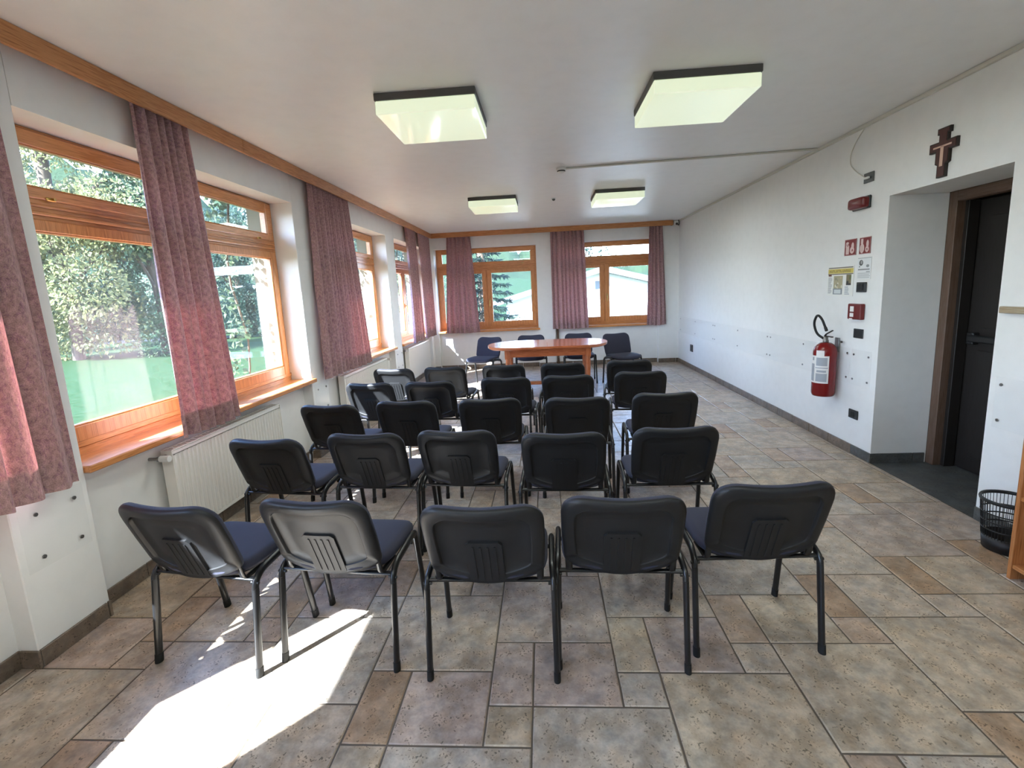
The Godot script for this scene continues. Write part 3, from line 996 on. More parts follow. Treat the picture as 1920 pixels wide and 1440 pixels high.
# ------------------------------------------------------------------ table
func build_table() -> void:
	var t := thing("oval_table", "oval reddish pine table with a split top and turned legs", "table", Vector3(0.03, 0, -7.40))
	# top in two leaves that meet in the middle
	for sx in [-1.0, 1.0]:
		var poly := PackedVector2Array()
		var n := 28
		poly.append(Vector2(sx * 0.0015, -0.51))
		for k in n + 1:
			var a := -PI / 2 + PI * k / n
			var ex := 0.42 + 0.48 * pow(absf(cos(a)), 2.0 / 2.3)
			poly.append(Vector2(sx * ex, 0.51 * signf(sin(a)) * pow(absf(sin(a)), 2.0 / 2.3)))
		poly.append(Vector2(sx * 0.0015, 0.51))
		var s := st()
		prism(s, poly, -0.030, 0.0, -1)
		var m := fin(s)
		var o := put(t, "table_leaf", m, M.table_x)
		o.rotation.x = PI / 2
		o.position.y = 0.73
	var under := st()
	for sx in [-1.0, 1.0]:
		var path := []
		for k in 29:
			var a := -PI / 2 + PI * k / 28
			var ex := 0.42 + 0.45 * pow(absf(cos(a)), 2.0 / 2.3)
			path.append(Vector3(sx * ex, 0.722, 0.48 * signf(sin(a)) * pow(absf(sin(a)), 2.0 / 2.3)))
		tube(under, path, 0.014, 0.010, 8)
	put(t, "edge_moulding", fin(under), M.table_x)
	put(t, "apron", span(Vector3(-0.60, 0.60, 0.33), Vector3(0.60, 0.73, 0.355), 0.003), M.table_x)
	put(t, "apron", span(Vector3(-0.60, 0.60, -0.355), Vector3(0.60, 0.73, -0.33), 0.003), M.table_x)
	put(t, "apron", span(Vector3(-0.62, 0.60, -0.33), Vector3(-0.595, 0.73, 0.33), 0.003), M.table_z)
	put(t, "apron", span(Vector3(0.595, 0.60, -0.33), Vector3(0.62, 0.73, 0.33), 0.003), M.table_z)
	for sx in [-1.0, 1.0]:
		for sz in [-1.0, 1.0]:
			var s := st()
			box(s, Vector3(sx * 0.585, 0.655, sz * 0.325), Vector3(0.08, 0.15, 0.08), 0.004)
			lathe(s, [Vector2(0.0, 0.0), Vector2(0.024, 0.0), Vector2(0.026, 0.05), Vector2(0.020, 0.07), Vector2(0.022, 0.10), Vector2(0.034, 0.42), Vector2(0.037, 0.52), Vector2(0.030, 0.555), Vector2(0.038, 0.57), Vector2(0.038, 0.585), Vector2(0.0, 0.585)], 20, Vector3(sx * 0.585, 0.0, sz * 0.325))
			put(t, "leg", fin(s), M.table_y)
	for sx in [-1.0, 1.0]:
		put(t, "stretcher", span(Vector3(sx * 0.585 - 0.02, 0.13, -0.30), Vector3(sx * 0.585 + 0.02, 0.175, 0.30), 0.004), M.table_z)
	put(t, "stretcher", span(Vector3(-0.57, 0.125, -0.04), Vector3(0.57, 0.175, 0.04), 0.005), M.table_x)


# ------------------------------------------------------------------ ceiling fittings
func lamp(label: String, x: float, z: float) -> void:
	var t := thing("ceiling_lamp", label, "lamp", Vector3(x, CEIL, z), 0, "square ceiling lamps")
	var s := st()
	box(s, Vector3(0, -0.021, 0), Vector3(0.612, 0.042, 0.612), 0.003)
	put(t, "housing", fin(s), M.lamp_housing)
	var d := st()
	box(d, Vector3(0, -0.0815, 0), Vector3(0.604, 0.079, 0.604), 0.006)
	put(t, "diffuser", fin(d), M.lamp_diffuser)
	var l := AreaLight3D.new()
	l.name = "lamp_light"
	l.area_size = Vector2(0.58, 0.58)
	l.light_color = Color(0.96, 1.0, 0.98)
	l.light_energy = LAMP_ENERGY
	l.shadow_enabled = true
	t.add_child(l)
	l.position = Vector3(0, -0.13, 0)
	l.rotation.x = -PI / 2

const LAMP_ENERGY := 0.9

func build_ceiling_things() -> void:
	lamp("square ceiling lamp with crinkled reflections beside the lawn window", -0.664, -3.39)
	lamp("square ceiling lamp near the wooden cross wall", 0.98, -3.39)
	lamp("added unseen square ceiling lamp above the entrance end, window side", -0.664, -0.05)  # added out of view to brighten the near floor
	lamp("added unseen square ceiling lamp above the entrance end, wall side", 0.98, -0.05)  # second lamp added out of view for the near floor
	lamp("square ceiling lamp before the end wall, window side", -0.61, -6.735)
	lamp("square ceiling lamp before the end wall, wall side", 1.0, -6.735)
	# smoke detector with its surface conduit
	var t := thing("smoke_detector", "white round smoke detector on the ceiling with conduit", "detector", Vector3(0.224, CEIL, -5.2))
	var s := st()
	lathe(s, [Vector2(0.0, 0.0), Vector2(0.052, 0.0), Vector2(0.052, -0.018), Vector2(0.045, -0.024), Vector2(0.0, -0.024)], 24)
	put(t, "base", fin(s), M.white_plastic)
	s = st()
	lathe(s, [Vector2(0.038, -0.024), Vector2(0.040, -0.040), Vector2(0.028, -0.052), Vector2(0.0, -0.055)], 24)
	put(t, "sensor_head", fin(s), M.white_plastic)
	s = st()
	lathe(s, [Vector2(0.041, -0.028), Vector2(0.042, -0.034), Vector2(0.041, -0.039)], 24)
	put(t, "sensor_slot", fin(s), M.black_plastic)
	var c := st()
	tube(c, [Vector3(0.27, CEIL - 0.010, -5.197), Vector3(2.63, CEIL - 0.010, -5.07)], 0.010, 0.010, 10)
	tag(put(self, numbered("conduit_pipe"), fin(c), M.duct_plastic), "thin grey conduit crossing the ceiling to the detector", "conduit")
	var e := thing("motion_sensor", "tiny grey sensor on the ceiling between the far lamps", "sensor", Vector3(0.182, CEIL, -6.81))
	s = st()
	lathe(s, [Vector2(0.0, 0.0), Vector2(0.035, 0.0), Vector2(0.035, -0.012), Vector2(0.0, -0.012)], 16)
	put(e, "base", fin(s), M.white_plastic)
	s = st()
	lathe(s, [Vector2(0.022, -0.012), Vector2(0.022, -0.022), Vector2(0.014, -0.034), Vector2(0.0, -0.038)], 16)
	put(e, "lens", fin(s), M.lamp_housing)
	# cable duct in the corner over the right wall
	var du := put(self, numbered("cable_duct"), span(Vector3(XR - 0.028, CEIL - 0.026, ZF + 0.02), Vector3(XR - 0.001, CEIL - 0.001, ZN - 0.02), 0.002), M.duct_plastic)
	tag(du, "slim cream cable duct along the ceiling corner of the long wall", "cable duct")
	# camera in the far corner
	var k := thing("security_camera", "small white security camera with black lens in the far corner", "camera", Vector3(2.585, CEIL, ZF + 0.06))
	put(k, "body", span(Vector3(-0.045, -0.085, -0.02), Vector3(0.03, -0.015, 0.07), 0.01), M.white_plastic)
	s = st()
	tube(s, [Vector3(-0.005, -0.075, 0.06), Vector3(-0.005, -0.08, 0.085)], 0.022, 0.022, 16)
	put(k, "lens", fin(s), M.black_plastic)
	put(k, "mount", span(Vector3(0.04, -0.10, -0.03), Vector3(0.055, 0.0, 0.03), 0.003), M.black_plastic)
	put(k, "arm", span(Vector3(0.02, -0.06, -0.01), Vector3(0.045, -0.03, 0.02)), M.white_plastic)


# ------------------------------------------------------------------ right wall
func wall_plate(called: String, label: String, category: String, y0: float, y1: float, z0: float, z1: float, th: float, m: Material, b := 0.003) -> Node3D:
	# a flat thing on the right wall: node at its middle, facing the room (local z out of the wall, local x along +z)
	var t := thing(called, label, category, Vector3(XR - 0.001, (y0 + y1) / 2.0, (z0 + z1) / 2.0), -90)
	var w := absf(z1 - z0)
	var h := y1 - y0
	put(t, "body", span(Vector3(-w / 2, -h / 2, 0.0), Vector3(w / 2, h / 2, th), b), m)
	return t

func printed(im: Image) -> StandardMaterial3D:
	var m := StandardMaterial3D.new()
	m.albedo_texture = ImageTexture.create_from_image(im)
	m.roughness = 0.45
	return m

func face(t: Node3D, called: String, w: float, h: float, z: float, im: Image) -> void:
	put(t, called, sheet([Vector3(-w / 2, h / 2, z), Vector3(w / 2, h / 2, z), Vector3(w / 2, -h / 2, z), Vector3(-w / 2, -h / 2, z)]), printed(im))

func disc(im: Image, cx: float, cy: float, rx: float, ry: float, c: Color) -> void:
	for y in range(int(cy - ry), int(cy + ry) + 1):
		for x in range(int(cx - rx), int(cx + rx) + 1):
			if x >= 0 and y >= 0 and x < im.get_width() and y < im.get_height() and pow((x - cx) / rx, 2) + pow((y - cy) / ry, 2) <= 1.0:
				im.set_pixel(x, y, c)

func sign_image(kind: int) -> Image:
	var im := Image.create(192, 192, false, Image.FORMAT_RGB8)
	var red := Color(0.47, 0.07, 0.085)
	var wh := Color(0.84, 0.74, 0.72)
	im.fill(wh)
	im.fill_rect(Rect2i(4, 4, 184, 184), red)
	if kind == 0:
		# extinguisher with its head and horn on one side, a flame on the other
		im.fill_rect(Rect2i(24, 84, 54, 94), wh)
		disc(im, 51, 84, 27, 16, wh)
		im.fill_rect(Rect2i(42, 48, 18, 26), wh)
		disc(im, 46, 42, 24, 14, wh)
		disc(im, 51, 76, 7, 7, red)
		im.fill_rect(Rect2i(20, 44, 14, 50), wh)
		disc(im, 128, 130, 36, 42, wh)
		disc(im, 134, 84, 22, 44, wh)
		disc(im, 132, 140, 12, 20, red)
		disc(im, 132, 150, 8, 14, wh)
	else:
		# a hose reel jar shape and a flame
		im.fill_rect(Rect2i(26, 14, 40, 60), wh)
		disc(im, 50, 126, 38, 56, wh)
		for k in 4:
			im.fill_rect(Rect2i(28 + k * 12, 92, 3, 70), Color(0.72, 0.50, 0.49))
		disc(im, 142, 80, 22, 46, wh)
		disc(im, 138, 140, 32, 36, wh)
		disc(im, 136, 146, 12, 16, red)
		disc(im, 136, 154, 8, 10, wh)
	return im

func poster_image() -> Image:
	var w := 320
	var h := 220
	var im := Image.create(w, h, false, Image.FORMAT_RGB8)
	var paper := Color(0.90, 0.90, 0.88)
	im.fill(paper)
	im.fill_rect(Rect2i(10, 6, w - 20, 8), Color(0.45, 0.42, 0.36))
	im.fill_rect(Rect2i(6, 18, w - 12, 34), Color(0.80, 0.73, 0.36))
	# heading letters, only their strokes can be made out
	var x := 24
	rng.seed = 5
	while x < w - 40:
		var lw := rng.randi_range(10, 16)
		im.fill_rect(Rect2i(x, 26, 4, 18), Color(0.48, 0.40, 0.20))
		im.fill_rect(Rect2i(x, [26, 34, 40][rng.randi() % 3], lw, 4), Color(0.48, 0.40, 0.20))
		if rng.randf() > 0.4:
			im.fill_rect(Rect2i(x + lw - 4, 26, 4, 18), Color(0.48, 0.40, 0.20))
		x += lw + 6
	im.fill_rect(Rect2i(6, 54, w - 12, 6), Color(0.30, 0.24, 0.15))
	im.fill_rect(Rect2i(12, 60, 40, 12), Color(0.42, 0.26, 0.20))
	# text columns
	for k in 14:
		im.fill_rect(Rect2i(12, 80 + k * 9, rng.randi_range(34, 50), 4), Color(0.55, 0.56, 0.57))
	for k in 8:
		im.fill_rect(Rect2i(222, 148 + k * 8, rng.randi_range(40, 58), 4), Color(0.58, 0.60, 0.64))
	# plan drawing in the middle
	im.fill_rect(Rect2i(82, 70, 112, 94), Color(0.66, 0.63, 0.50))
	for k in 10:
		disc(im, rng.randf_range(92, 184), rng.randf_range(80, 154), rng.randf_range(5, 14), rng.randf_range(5, 12), [Color(0.82, 0.82, 0.74), Color(0.55, 0.54, 0.44), Color(0.74, 0.66, 0.52)][k % 3])
	im.fill_rect(Rect2i(78, 164, 116, 44), Color(0.50, 0.53, 0.55))
	im.fill_rect(Rect2i(92, 172, 84, 30), Color(0.80, 0.83, 0.83))
	# small photograph
	im.fill_rect(Rect2i(236, 62, 58, 78), Color(0.46, 0.42, 0.30))
	disc(im, 252, 118, 12, 10, Color(0.16, 0.15, 0.14))
	im.fill_rect(Rect2i(238, 126, 54, 14), Color(0.18, 0.17, 0.17))
	disc(im, 280, 86, 10, 16, Color(0.33, 0.38, 0.20))
	return im

func notice_image() -> Image:
	var im := Image.create(180, 182, false, Image.FORMAT_RGB8)
	im.fill(Color(0.88, 0.89, 0.89))
	var ink := Color(0.42, 0.44, 0.44)
	im.fill_rect(Rect2i(4, 4, 172, 3), ink)
	disc(im, 48, 44, 26, 24, Color(0.30, 0.31, 0.31))
	disc(im, 52, 40, 12, 15, Color(0.62, 0.63, 0.63))
	disc(im, 30, 76, 8, 6, ink)
	disc(im, 136, 72, 20, 12, Color(0.55, 0.56, 0.56))
	im.fill_rect(Rect2i(12, 96, 152, 10), Color(0.52, 0.53, 0.53))
	im.fill_rect(Rect2i(120, 118, 48, 5), ink)
	for y in [130, 142, 154, 166]:
		im.fill_rect(Rect2i(10, y, 150 + (y % 20), 4), Color(0.62, 0.64, 0.65))
	return im

func build_right_wall() -> void:
	var t: Node3D
	# fire signs
	t = wall_plate("fire_sign", "red fire extinguisher sign above the yellow headed poster", "sign", 1.721, 1.859, -4.592, -4.430, 0.004, M.sign_red, 0.0005)
	face(t, "print", 0.160, 0.136, 0.0045, sign_image(0))
	t = wall_plate("fire_sign", "red fire sign above the small white notice", "sign", 1.722, 1.857, -4.390, -4.246, 0.004, M.sign_red, 0.0005)
	face(t, "print", 0.142, 0.133, 0.0045, sign_image(1))
	t = wall_plate("safety_poster", "white safety poster with yellow heading band on long wall", "poster", 1.372, 1.636, -4.83, -4.44, 0.002, M.print_white, 0.0)
	face(t, "print", 0.388, 0.262, 0.0025, poster_image())
	t = wall_plate("paper_notice", "small white printed notice under the fire sign", "notice", 1.515, 1.695, -4.40, -4.223, 0.002, M.print_white, 0.0)
	face(t, "print", 0.176, 0.178, 0.0025, notice_image())
	# siren
	t = wall_plate("alarm_siren", "dark red rounded alarm siren on the wall near the niche", "siren", 2.085, 2.185, -4.50, -4.275, 0.018, M.black_plastic, 0.006)
	var s := st()
	var o := oval(0.108, 0.046, 5.0, 40)
	s.set_smooth_group(1)
	var lay := [[1.0, 0.018], [1.0, 0.045], [0.93, 0.060], [0.8, 0.066], [0.0, 0.068]]
	for i in lay.size() - 1:
		for k in o.size():
			var k2 := (k + 1) % o.size()
			var q := []
			for e in [[i, k], [i, k2], [i + 1, k2], [i + 1, k]]:
				var p: Vector2 = o[e[1]] * lay[e[0]][0]
				q.append(Vector3(p.x, p.y, lay[e[0]][1]))
			quad(s, q[0], q[1], q[2], q[3], Vector3(0, 0, 0.03))
	put(t, "cover", fin(s), M.red_plastic)
	# junction plate with a loose cable
	t = wall_plate("cable_outlet", "black square outlet plate with a hanging white cable", "outlet", 2.286, 2.364, -4.382, -4.262, 0.010, M.black_switch)
	put(t, "plug", span(Vector3(-0.03, -0.012, 0.010), Vector3(0.025, 0.006, 0.03), 0.004), M.white_plastic)
	var c := st()
	var zc := [[2.735, -4.39], [2.66, -4.50], [2.564, -4.574], [2.48, -4.57], [2.41, -4.49], [2.36, -4.41], [2.325, -4.345]]
	var curve := Curve3D.new()
	for p in zc:
		curve.add_point(Vector3(XR - 0.014, p[0], p[1]), Vector3.ZERO, Vector3.ZERO)
	var pts := bend(Array(curve.get_baked_points()) if false else zc.map(func(p): return Vector3(XR - 0.014, p[0], p[1])), 0.06, 5)
	pts.append(Vector3(XR - 0.026, 2.322, -4.335))
	tube(c, pts, 0.004, 0.004, 8)
	tag(put(self, numbered("loose_cable"), fin(c), M.duct_plastic), "thin white cable looping from the ceiling duct to the black outlet", "cable")
	# switches and call point
	t = wall_plate("light_switch", "black light switch under the white notice", "switch", 1.408, 1.491, -4.384, -4.26, 0.011, M.black_switch)
	for x in [-0.028, 0.012]:
		put(t, "rocker", span(Vector3(x - 0.017, -0.026, 0.011), Vector3(x + 0.017, 0.026, 0.017), 0.003), M.black_plastic)
	t = wall_plate("alarm_call_point", "dark red fire alarm call point with white labels", "call point", 1.180, 1.312, -4.435, -4.262, 0.04, M.red_plastic, 0.006)
	put(t, "label_plate", span(Vector3(-0.05, 0.0, 0.040), Vector3(0.0, 0.045, 0.0415)), M.print_white)
	put(t, "label_plate", span(Vector3(-0.05, -0.045, 0.040), Vector3(0.0, -0.012, 0.0415)), M.print_white)
	put(t, "test_key", span(Vector3(-0.055, -0.066, 0.025), Vector3(-0.015, -0.056, 0.042)), M.print_white)
	t = wall_plate("blank_switch_plate", "black square switch plate under the alarm call point", "switch", 1.021, 1.100, -4.382, -4.262, 0.011, M.black_switch)
	put(t, "insert", span(Vector3(-0.045, -0.026, 0.011), Vector3(0.045, 0.026, 0.015), 0.003), M.black_plastic)
	t = wall_plate("wall_socket", "black wall socket low beside the door niche", "socket", 0.317, 0.395, -4.378, -4.257, 0.011, M.black_switch)
	put(t, "socket_insert", span(Vector3(-0.025, -0.022, 0.011), Vector3(0.022, 0.022, 0.015), 0.003), M.black_plastic)
	t = wall_plate("wall_socket", "black wall socket low on the wall near the far corner", "socket", 0.318, 0.445, -9.11, -8.965, 0.011, M.black_switch)
	put(t, "socket_insert", span(Vector3(-0.03, -0.04, 0.011), Vector3(0.03, 0.04, 0.015), 0.003), M.black_plastic)
	# clear guard strips screwed to the wall at chair height
	var guards := [[-9.80, -7.88, "clear acrylic guard strip on the long wall, from the far corner"], [-7.87, -5.98, "clear acrylic guard strip in the middle of the long wall"], [-5.97, -4.42, "clear acrylic guard strip behind the fire extinguisher"], [-4.40, -4.135, "short clear acrylic guard piece beside the door niche"], [-3.02, -1.2, "clear acrylic guard strip beyond the door niche"]]
	for g in guards:
		t = wall_plate("guard_strip", g[2], "wall guard", 0.615, 0.922, g[0], g[1], 0.005, M.clear_acrylic, 0.001)
		var w: float = g[1] - g[0]
		var n := maxi(1, int(round(w / 0.97)))
		for k in n + 1:
			var x := clampf(-w / 2 + w * k / n, -w / 2 + 0.035, w / 2 - 0.035)
			for y in [-0.105, 0.108]:
				var sc := st()
				tube(sc, [Vector3(x, y, 0.004), Vector3(x, y, 0.0085)], 0.009, 0.009, 12)
				put(t, "screw", fin(sc), M.steel)
	# guards on the piers of the window wall
	var piers := [[-1.82, -2.12, "pier under the entrance end curtain"], [-4.58, -4.88, "pier between the lawn window and the middle window"], [-7.29, -7.63, "pier before the corner window"]]
	for p in piers:
		var gt := thing("guard_plate", "clear acrylic guard plate on the " + p[2], "wall guard", Vector3(XL + 0.001, 0.585, (p[0] + p[1]) / 2.0), 90)
		var w: float = absf(p[0] - p[1])
		put(gt, "body", span(Vector3(-w / 2, -0.16, 0.0), Vector3(w / 2, 0.15, 0.005), 0.001), M.clear_acrylic)
		for x in [-w / 2 + 0.07, w / 2 - 0.05]:
			for y in [-0.11, 0.09]:
				var sc := st()
				tube(sc, [Vector3(x, y, 0.004), Vector3(x, y, 0.009)], 0.009, 0.009, 12)
				put(gt, "screw", fin(sc), M.steel)
	build_extinguisher()
	build_cross()
	build_door()
	build_basket()
	build_bookcase()
	# rail on the wall past the niche
	var rl := put(self, numbered("wall_rail"), span(Vector3(XR - 0.03, 1.295, -3.03), Vector3(XR - 0.001, 1.333, -1.2), 0.004), M.rail_wood)
	tag(rl, "narrow pale wooden rail fixed to the wall beyond the niche", "rail")

func build_extinguisher() -> void:
	var t := thing("fire_extinguisher", "red fire extinguisher with black hose hung on the wall", "extinguisher", Vector3(XR - 0.115, 0.47, -4.60), -90)
	var s := st()
	var R := 0.096
	lathe(s, [Vector2(0.0, 0.012), Vector2(0.06, 0.012), Vector2(0.075, 0.0), Vector2(0.085, 0.0), Vector2(R - 0.004, 0.012), Vector2(R, 0.03), Vector2(R, 0.41), Vector2(R - 0.008, 0.445), Vector2(R - 0.03, 0.472), Vector2(0.045, 0.487), Vector2(0.024, 0.492), Vector2(0.0, 0.492)], 40)
	put(t, "cylinder", fin(s), M.red_paint)
	s = st()
	lathe(s, [Vector2(0.0, 0.49), Vector2(0.024, 0.49), Vector2(0.024, 0.512), Vector2(0.019, 0.515), Vector2(0.019, 0.54), Vector2(0.0, 0.54)], 20)
	put(t, "valve", fin(s), M.steel)
	# label wrapped on the front, room side
	var l := st()
	l.set_smooth_group(1)
	for part in [[8.0, 124.0, 0.125, 0.375], [32.0, 72.0, 0.375, 0.425]]:
		for k in 16:
			var a0 := deg_to_rad(lerpf(part[0], part[1], k / 16.0))
			var a1 := deg_to_rad(lerpf(part[0], part[1], (k + 1) / 16.0))
			var q := []
			for e in [[a0, part[3]], [a1, part[3]], [a1, part[2]], [a0, part[2]]]:
				q.append(Vector3(cos(e[0]) * (R + 0.0012), e[1], sin(e[0]) * (R + 0.0012)))
			quad(l, q[0], q[1], q[2], q[3], Vector3(0, 0.2, 0))
	var lab := put(t, "label_sheet", fin(l), M.print_white)
	for b in [[0.262, 0.270, 12.0, 74.0], [0.14, 0.215, 16.0, 70.0], [0.285, 0.36, 16.0, 70.0], [0.225, 0.245, 20.0, 66.0], [0.14, 0.30, 80.0, 112.0], [0.33, 0.36, 84.0, 100.0]]:
		var q2 := st()
		q2.set_smooth_group(1)
		for k in 8:
			var a0 := deg_to_rad(lerpf(b[2], b[3], k / 8.0))
			var a1 := deg_to_rad(lerpf(b[2], b[3], (k + 1) / 8.0))
			var q := []
			for e in [[a0, b[1]], [a1, b[1]], [a1, b[0]], [a0, b[0]]]:
				q.append(Vector3(cos(e[0]) * (R + 0.002), e[1], sin(e[0]) * (R + 0.002)))
			quad(q2, q[0], q[1], q[2], q[3], Vector3(0, 0.2, 0))
		put(lab, "print_block", fin(q2), M.print_grey)
	s = st()
	box(s, Vector3(0.045, 0.548, 0.0), Vector3(0.11, 0.010, 0.022), 0.003)
	put(t, "lower_handle", fin(s), M.black_metal)
	s = st()
	tube(s, bend([Vector3(-0.02, 0.545, 0), Vector3(0.0, 0.565, 0), Vector3(0.095, 0.605, 0)], 0.02, 3), 0.010, 0.005, 10)
	put(t, "squeeze_lever", fin(s), M.black_metal)
	s = st()
	var hose := bend([Vector3(-0.02, 0.525, 0.01), Vector3(-0.10, 0.56, 0.03), Vector3(-0.125, 0.66, 0.05), Vector3(-0.06, 0.745, 0.055), Vector3(0.02, 0.71, 0.055), Vector3(0.075, 0.63, 0.05)], 0.06, 6)
	tube(s, hose, 0.0105, 0.0105, 12)
	put(t, "hose", fin(s), M.black_rubber)
	s = st()
	tube(s, [Vector3(0.072, 0.635, 0.05), Vector3(0.09, 0.605, 0.048)], 0.013, 0.013, 12)
	put(t, "nozzle", fin(s), M.black_plastic)
	put(t, "wall_bracket", span(Vector3(-0.03, 0.40, -0.107), Vector3(0.03, 0.53, -0.095), 0.002), M.steel)
	s = st()
	tube(s, [Vector3(0.06, 0.50, -0.10), Vector3(0.10, 0.50, -0.08)], 0.009)
	put(t, "bracket_hook", fin(s), M.black_metal)

func build_cross() -> void:
	# local x along +z, y up; outline with stepped arms
	var t := thing("wall_cross", "dark reddish wooden wall cross with a pale inlay above the niche", "cross", Vector3(XR, 2.318, -3.57), -90)
	var o := PackedVector2Array([Vector2(-0.036, -0.155), Vector2(0.036, -0.155), Vector2(0.036, -0.075), Vector2(0.056, -0.065), Vector2(0.056, 0.012), Vector2(0.112, 0.012), Vector2(0.112, 0.074), Vector2(0.036, 0.074), Vector2(0.036, 0.118), Vector2(0.052, 0.118), Vector2(0.052, 0.157), Vector2(-0.052, 0.157), Vector2(-0.052, 0.118), Vector2(-0.036, 0.118), Vector2(-0.036, 0.074), Vector2(-0.112, 0.074), Vector2(-0.112, 0.012), Vector2(-0.056, 0.012), Vector2(-0.056, -0.065), Vector2(-0.036, -0.075)])
	var s := st()
	prism(s, o, 0.0, 0.018)
	put(t, "board", fin(s), M.cross_edge)
	var inner := Geometry2D.offset_polygon(o, -0.008)
	s = st()
	prism(s, inner[0], 0.018, 0.0205)
	put(t, "painted_panel", fin(s), M.cross_board)
	s = st()
	box(s, Vector3(0.0, 0.041, 0.0215), Vector3(0.15, 0.011, 0.003), 0.001)
	box(s, Vector3(0.0, -0.02, 0.0215), Vector3(0.026, 0.13, 0.003), 0.001)
	put(t, "pale_inlay", fin(s), M.cross_inlay)

func build_door() -> void:
	var d := struct("door_1", "dark wooden door in a brown frame inside the wall niche", "door", Vector3(XR + 0.435, 0, -3.5675), -90)
	# local x: along +z; z towards the room; opening half width 0.5025
	var hw := 0.5025
	for sx in [-1.0, 1.0]:
		put(d, "jamb", span(Vector3(sx * hw, 0, -0.08), Vector3(sx * (hw - 0.075), 2.137, 0.0), 0.004), M.jamb_y)
		put(d, "door_stop", span(Vector3(sx * (hw - 0.075), 0, -0.14), Vector3(sx * (hw - 0.11), 2.06, -0.06), 0.003), M.doorwood_y)
	put(d, "head", span(Vector3(-hw + 0.075, 2.06, -0.08), Vector3(hw - 0.075, 2.137, 0.0), 0.004), M.jamb_x)
	var leaf := put(d, "leaf", span(Vector3(-hw + 0.09, 0.008, -0.19), Vector3(hw - 0.09, 2.055, -0.145), 0.003), M.doorwood_y)
	for y in [[0.12, 0.95], [1.12, 1.93]]:
		put(leaf, "panel", span(Vector3(-0.29, y[0], -0.145), Vector3(0.29, y[1], -0.138), 0.003), M.doorwood_y)
	var s := st()
	box(s, Vector3(0.0, 1.04, -0.10), Vector3(0.66, 0.05, 0.035), 0.008)
	box(s, Vector3(-0.32, 1.04, -0.12), Vector3(0.06, 0.09, 0.05), 0.006)
	box(s, Vector3(0.32, 1.04, -0.12), Vector3(0.06, 0.09, 0.05), 0.006)
	put(leaf, "push_bar", fin(s), M.black_plastic)
	put(d, "backing_wall", span(Vector3(-hw - 0.2, -0.1, -0.30), Vector3(hw + 0.2, 2.4, -0.20)), M.doorwood_y)
	for sx in [-1.0, 1.0]:
		put(d, "added_light_block", span(Vector3(sx * hw, -0.1, -0.21), Vector3(sx * (hw + 0.2), 2.4, 0.0)), M.doorwood_y)  # hidden boxes added to stop outdoor light leaking round the door
	put(d, "added_light_block", span(Vector3(-hw, 2.137, -0.21), Vector3(hw, 2.4, 0.0)), M.doorwood_y)  # hidden box added over the door against the same light leak

func build_basket() -> void:
	var t := thing("waste_basket", "black wire mesh waste basket beside the wooden shelf unit", "basket", Vector3(2.525, 0, -2.70))
	var H := 0.295
	var rb := 0.098
	var rt := 0.122
	var s := st()
	lathe(s, [Vector2(rt - 0.004, H - 0.014), Vector2(rt + 0.005, H - 0.014), Vector2(rt + 0.008, H - 0.004), Vector2(rt + 0.004, H + 0.004), Vector2(rt - 0.004, H + 0.003), Vector2(rt - 0.006, H - 0.006), Vector2(rt - 0.004, H - 0.014)], 36)
	put(t, "rim", fin(s), M.black_plastic)
	s = st()
	lathe(s, [Vector2(0.0, 0.004), Vector2(rb, 0.004), Vector2(lerpf(rb, rt, 0.28), H * 0.28), Vector2(lerpf(rb, rt, 0.28) - 0.003, H * 0.28), Vector2(rb - 0.003, 0.008), Vector2(0.0, 0.008)], 36)
	put(t, "solid_bottom", fin(s), M.black_plastic)
	for k in 48:
		var a := TAU * k / 48
		var w := st()
		var u := Vector3(cos(a), 0, sin(a))
		tube(w, [u * lerpf(rb, rt, 0.26) + Vector3(0, H * 0.26, 0), u * rt + Vector3(0, H - 0.008, 0)], 0.0016, 0.0016, 5)
		put(t, "wire", fin(w), M.black_plastic)
	for f in [0.42, 0.58, 0.74]:
		var w := st()
		var ring := []
		for k in 37:
			var a := TAU * k / 36
			ring.append(Vector3(cos(a), 0, sin(a)) * lerpf(rb, rt, f) + Vector3(0, H * f, 0))
		tube(w, ring, 0.004, 0.004, 6)
		put(t, "hoop", fin(w), M.black_plastic)

func build_bookcase() -> void:
	var t := thing("shelf_unit", "brown wooden shelf unit standing against the wall by the basket", "shelf", Vector3(2.655, 0, -2.43))
	# local: x towards the room is negative, z grows towards the camera
	put(t, "side_panel", span(Vector3(-0.36, 0, 0.0), Vector3(0.0, 1.15, 0.02), 0.002), M.shelf_y)
	put(t, "side_panel", span(Vector3(-0.36, 0, 0.98), Vector3(0.0, 1.15, 1.0), 0.002), M.shelf_y)
	for y in [0.06, 0.42, 0.78, 1.13]:
		put(t, "shelf_board", span(Vector3(-0.355, y, 0.02), Vector3(-0.005, y + 0.02, 0.98), 0.002), M.shelf_z)
	put(t, "back_panel", span(Vector3(-0.006, 0.0, 0.02), Vector3(0.0, 1.15, 0.98)), M.shelf_z)


# ------------------------------------------------------------------ outdoors
func leaf_mesh(l: float, w: float) -> ArrayMesh:
	var s := st()
	s.set_smooth_group(-1)
	var a := Vector3(0, 0, 0)
	var b := Vector3(w / 2, l * 0.45, l * 0.08)
	var c := Vector3(0, l, -l * 0.05)
	var d := Vector3(-w / 2, l * 0.45, l * 0.08)
	quad(s, a, b, c, d, Vector3(0, l / 2, -1))
	return fin(s)

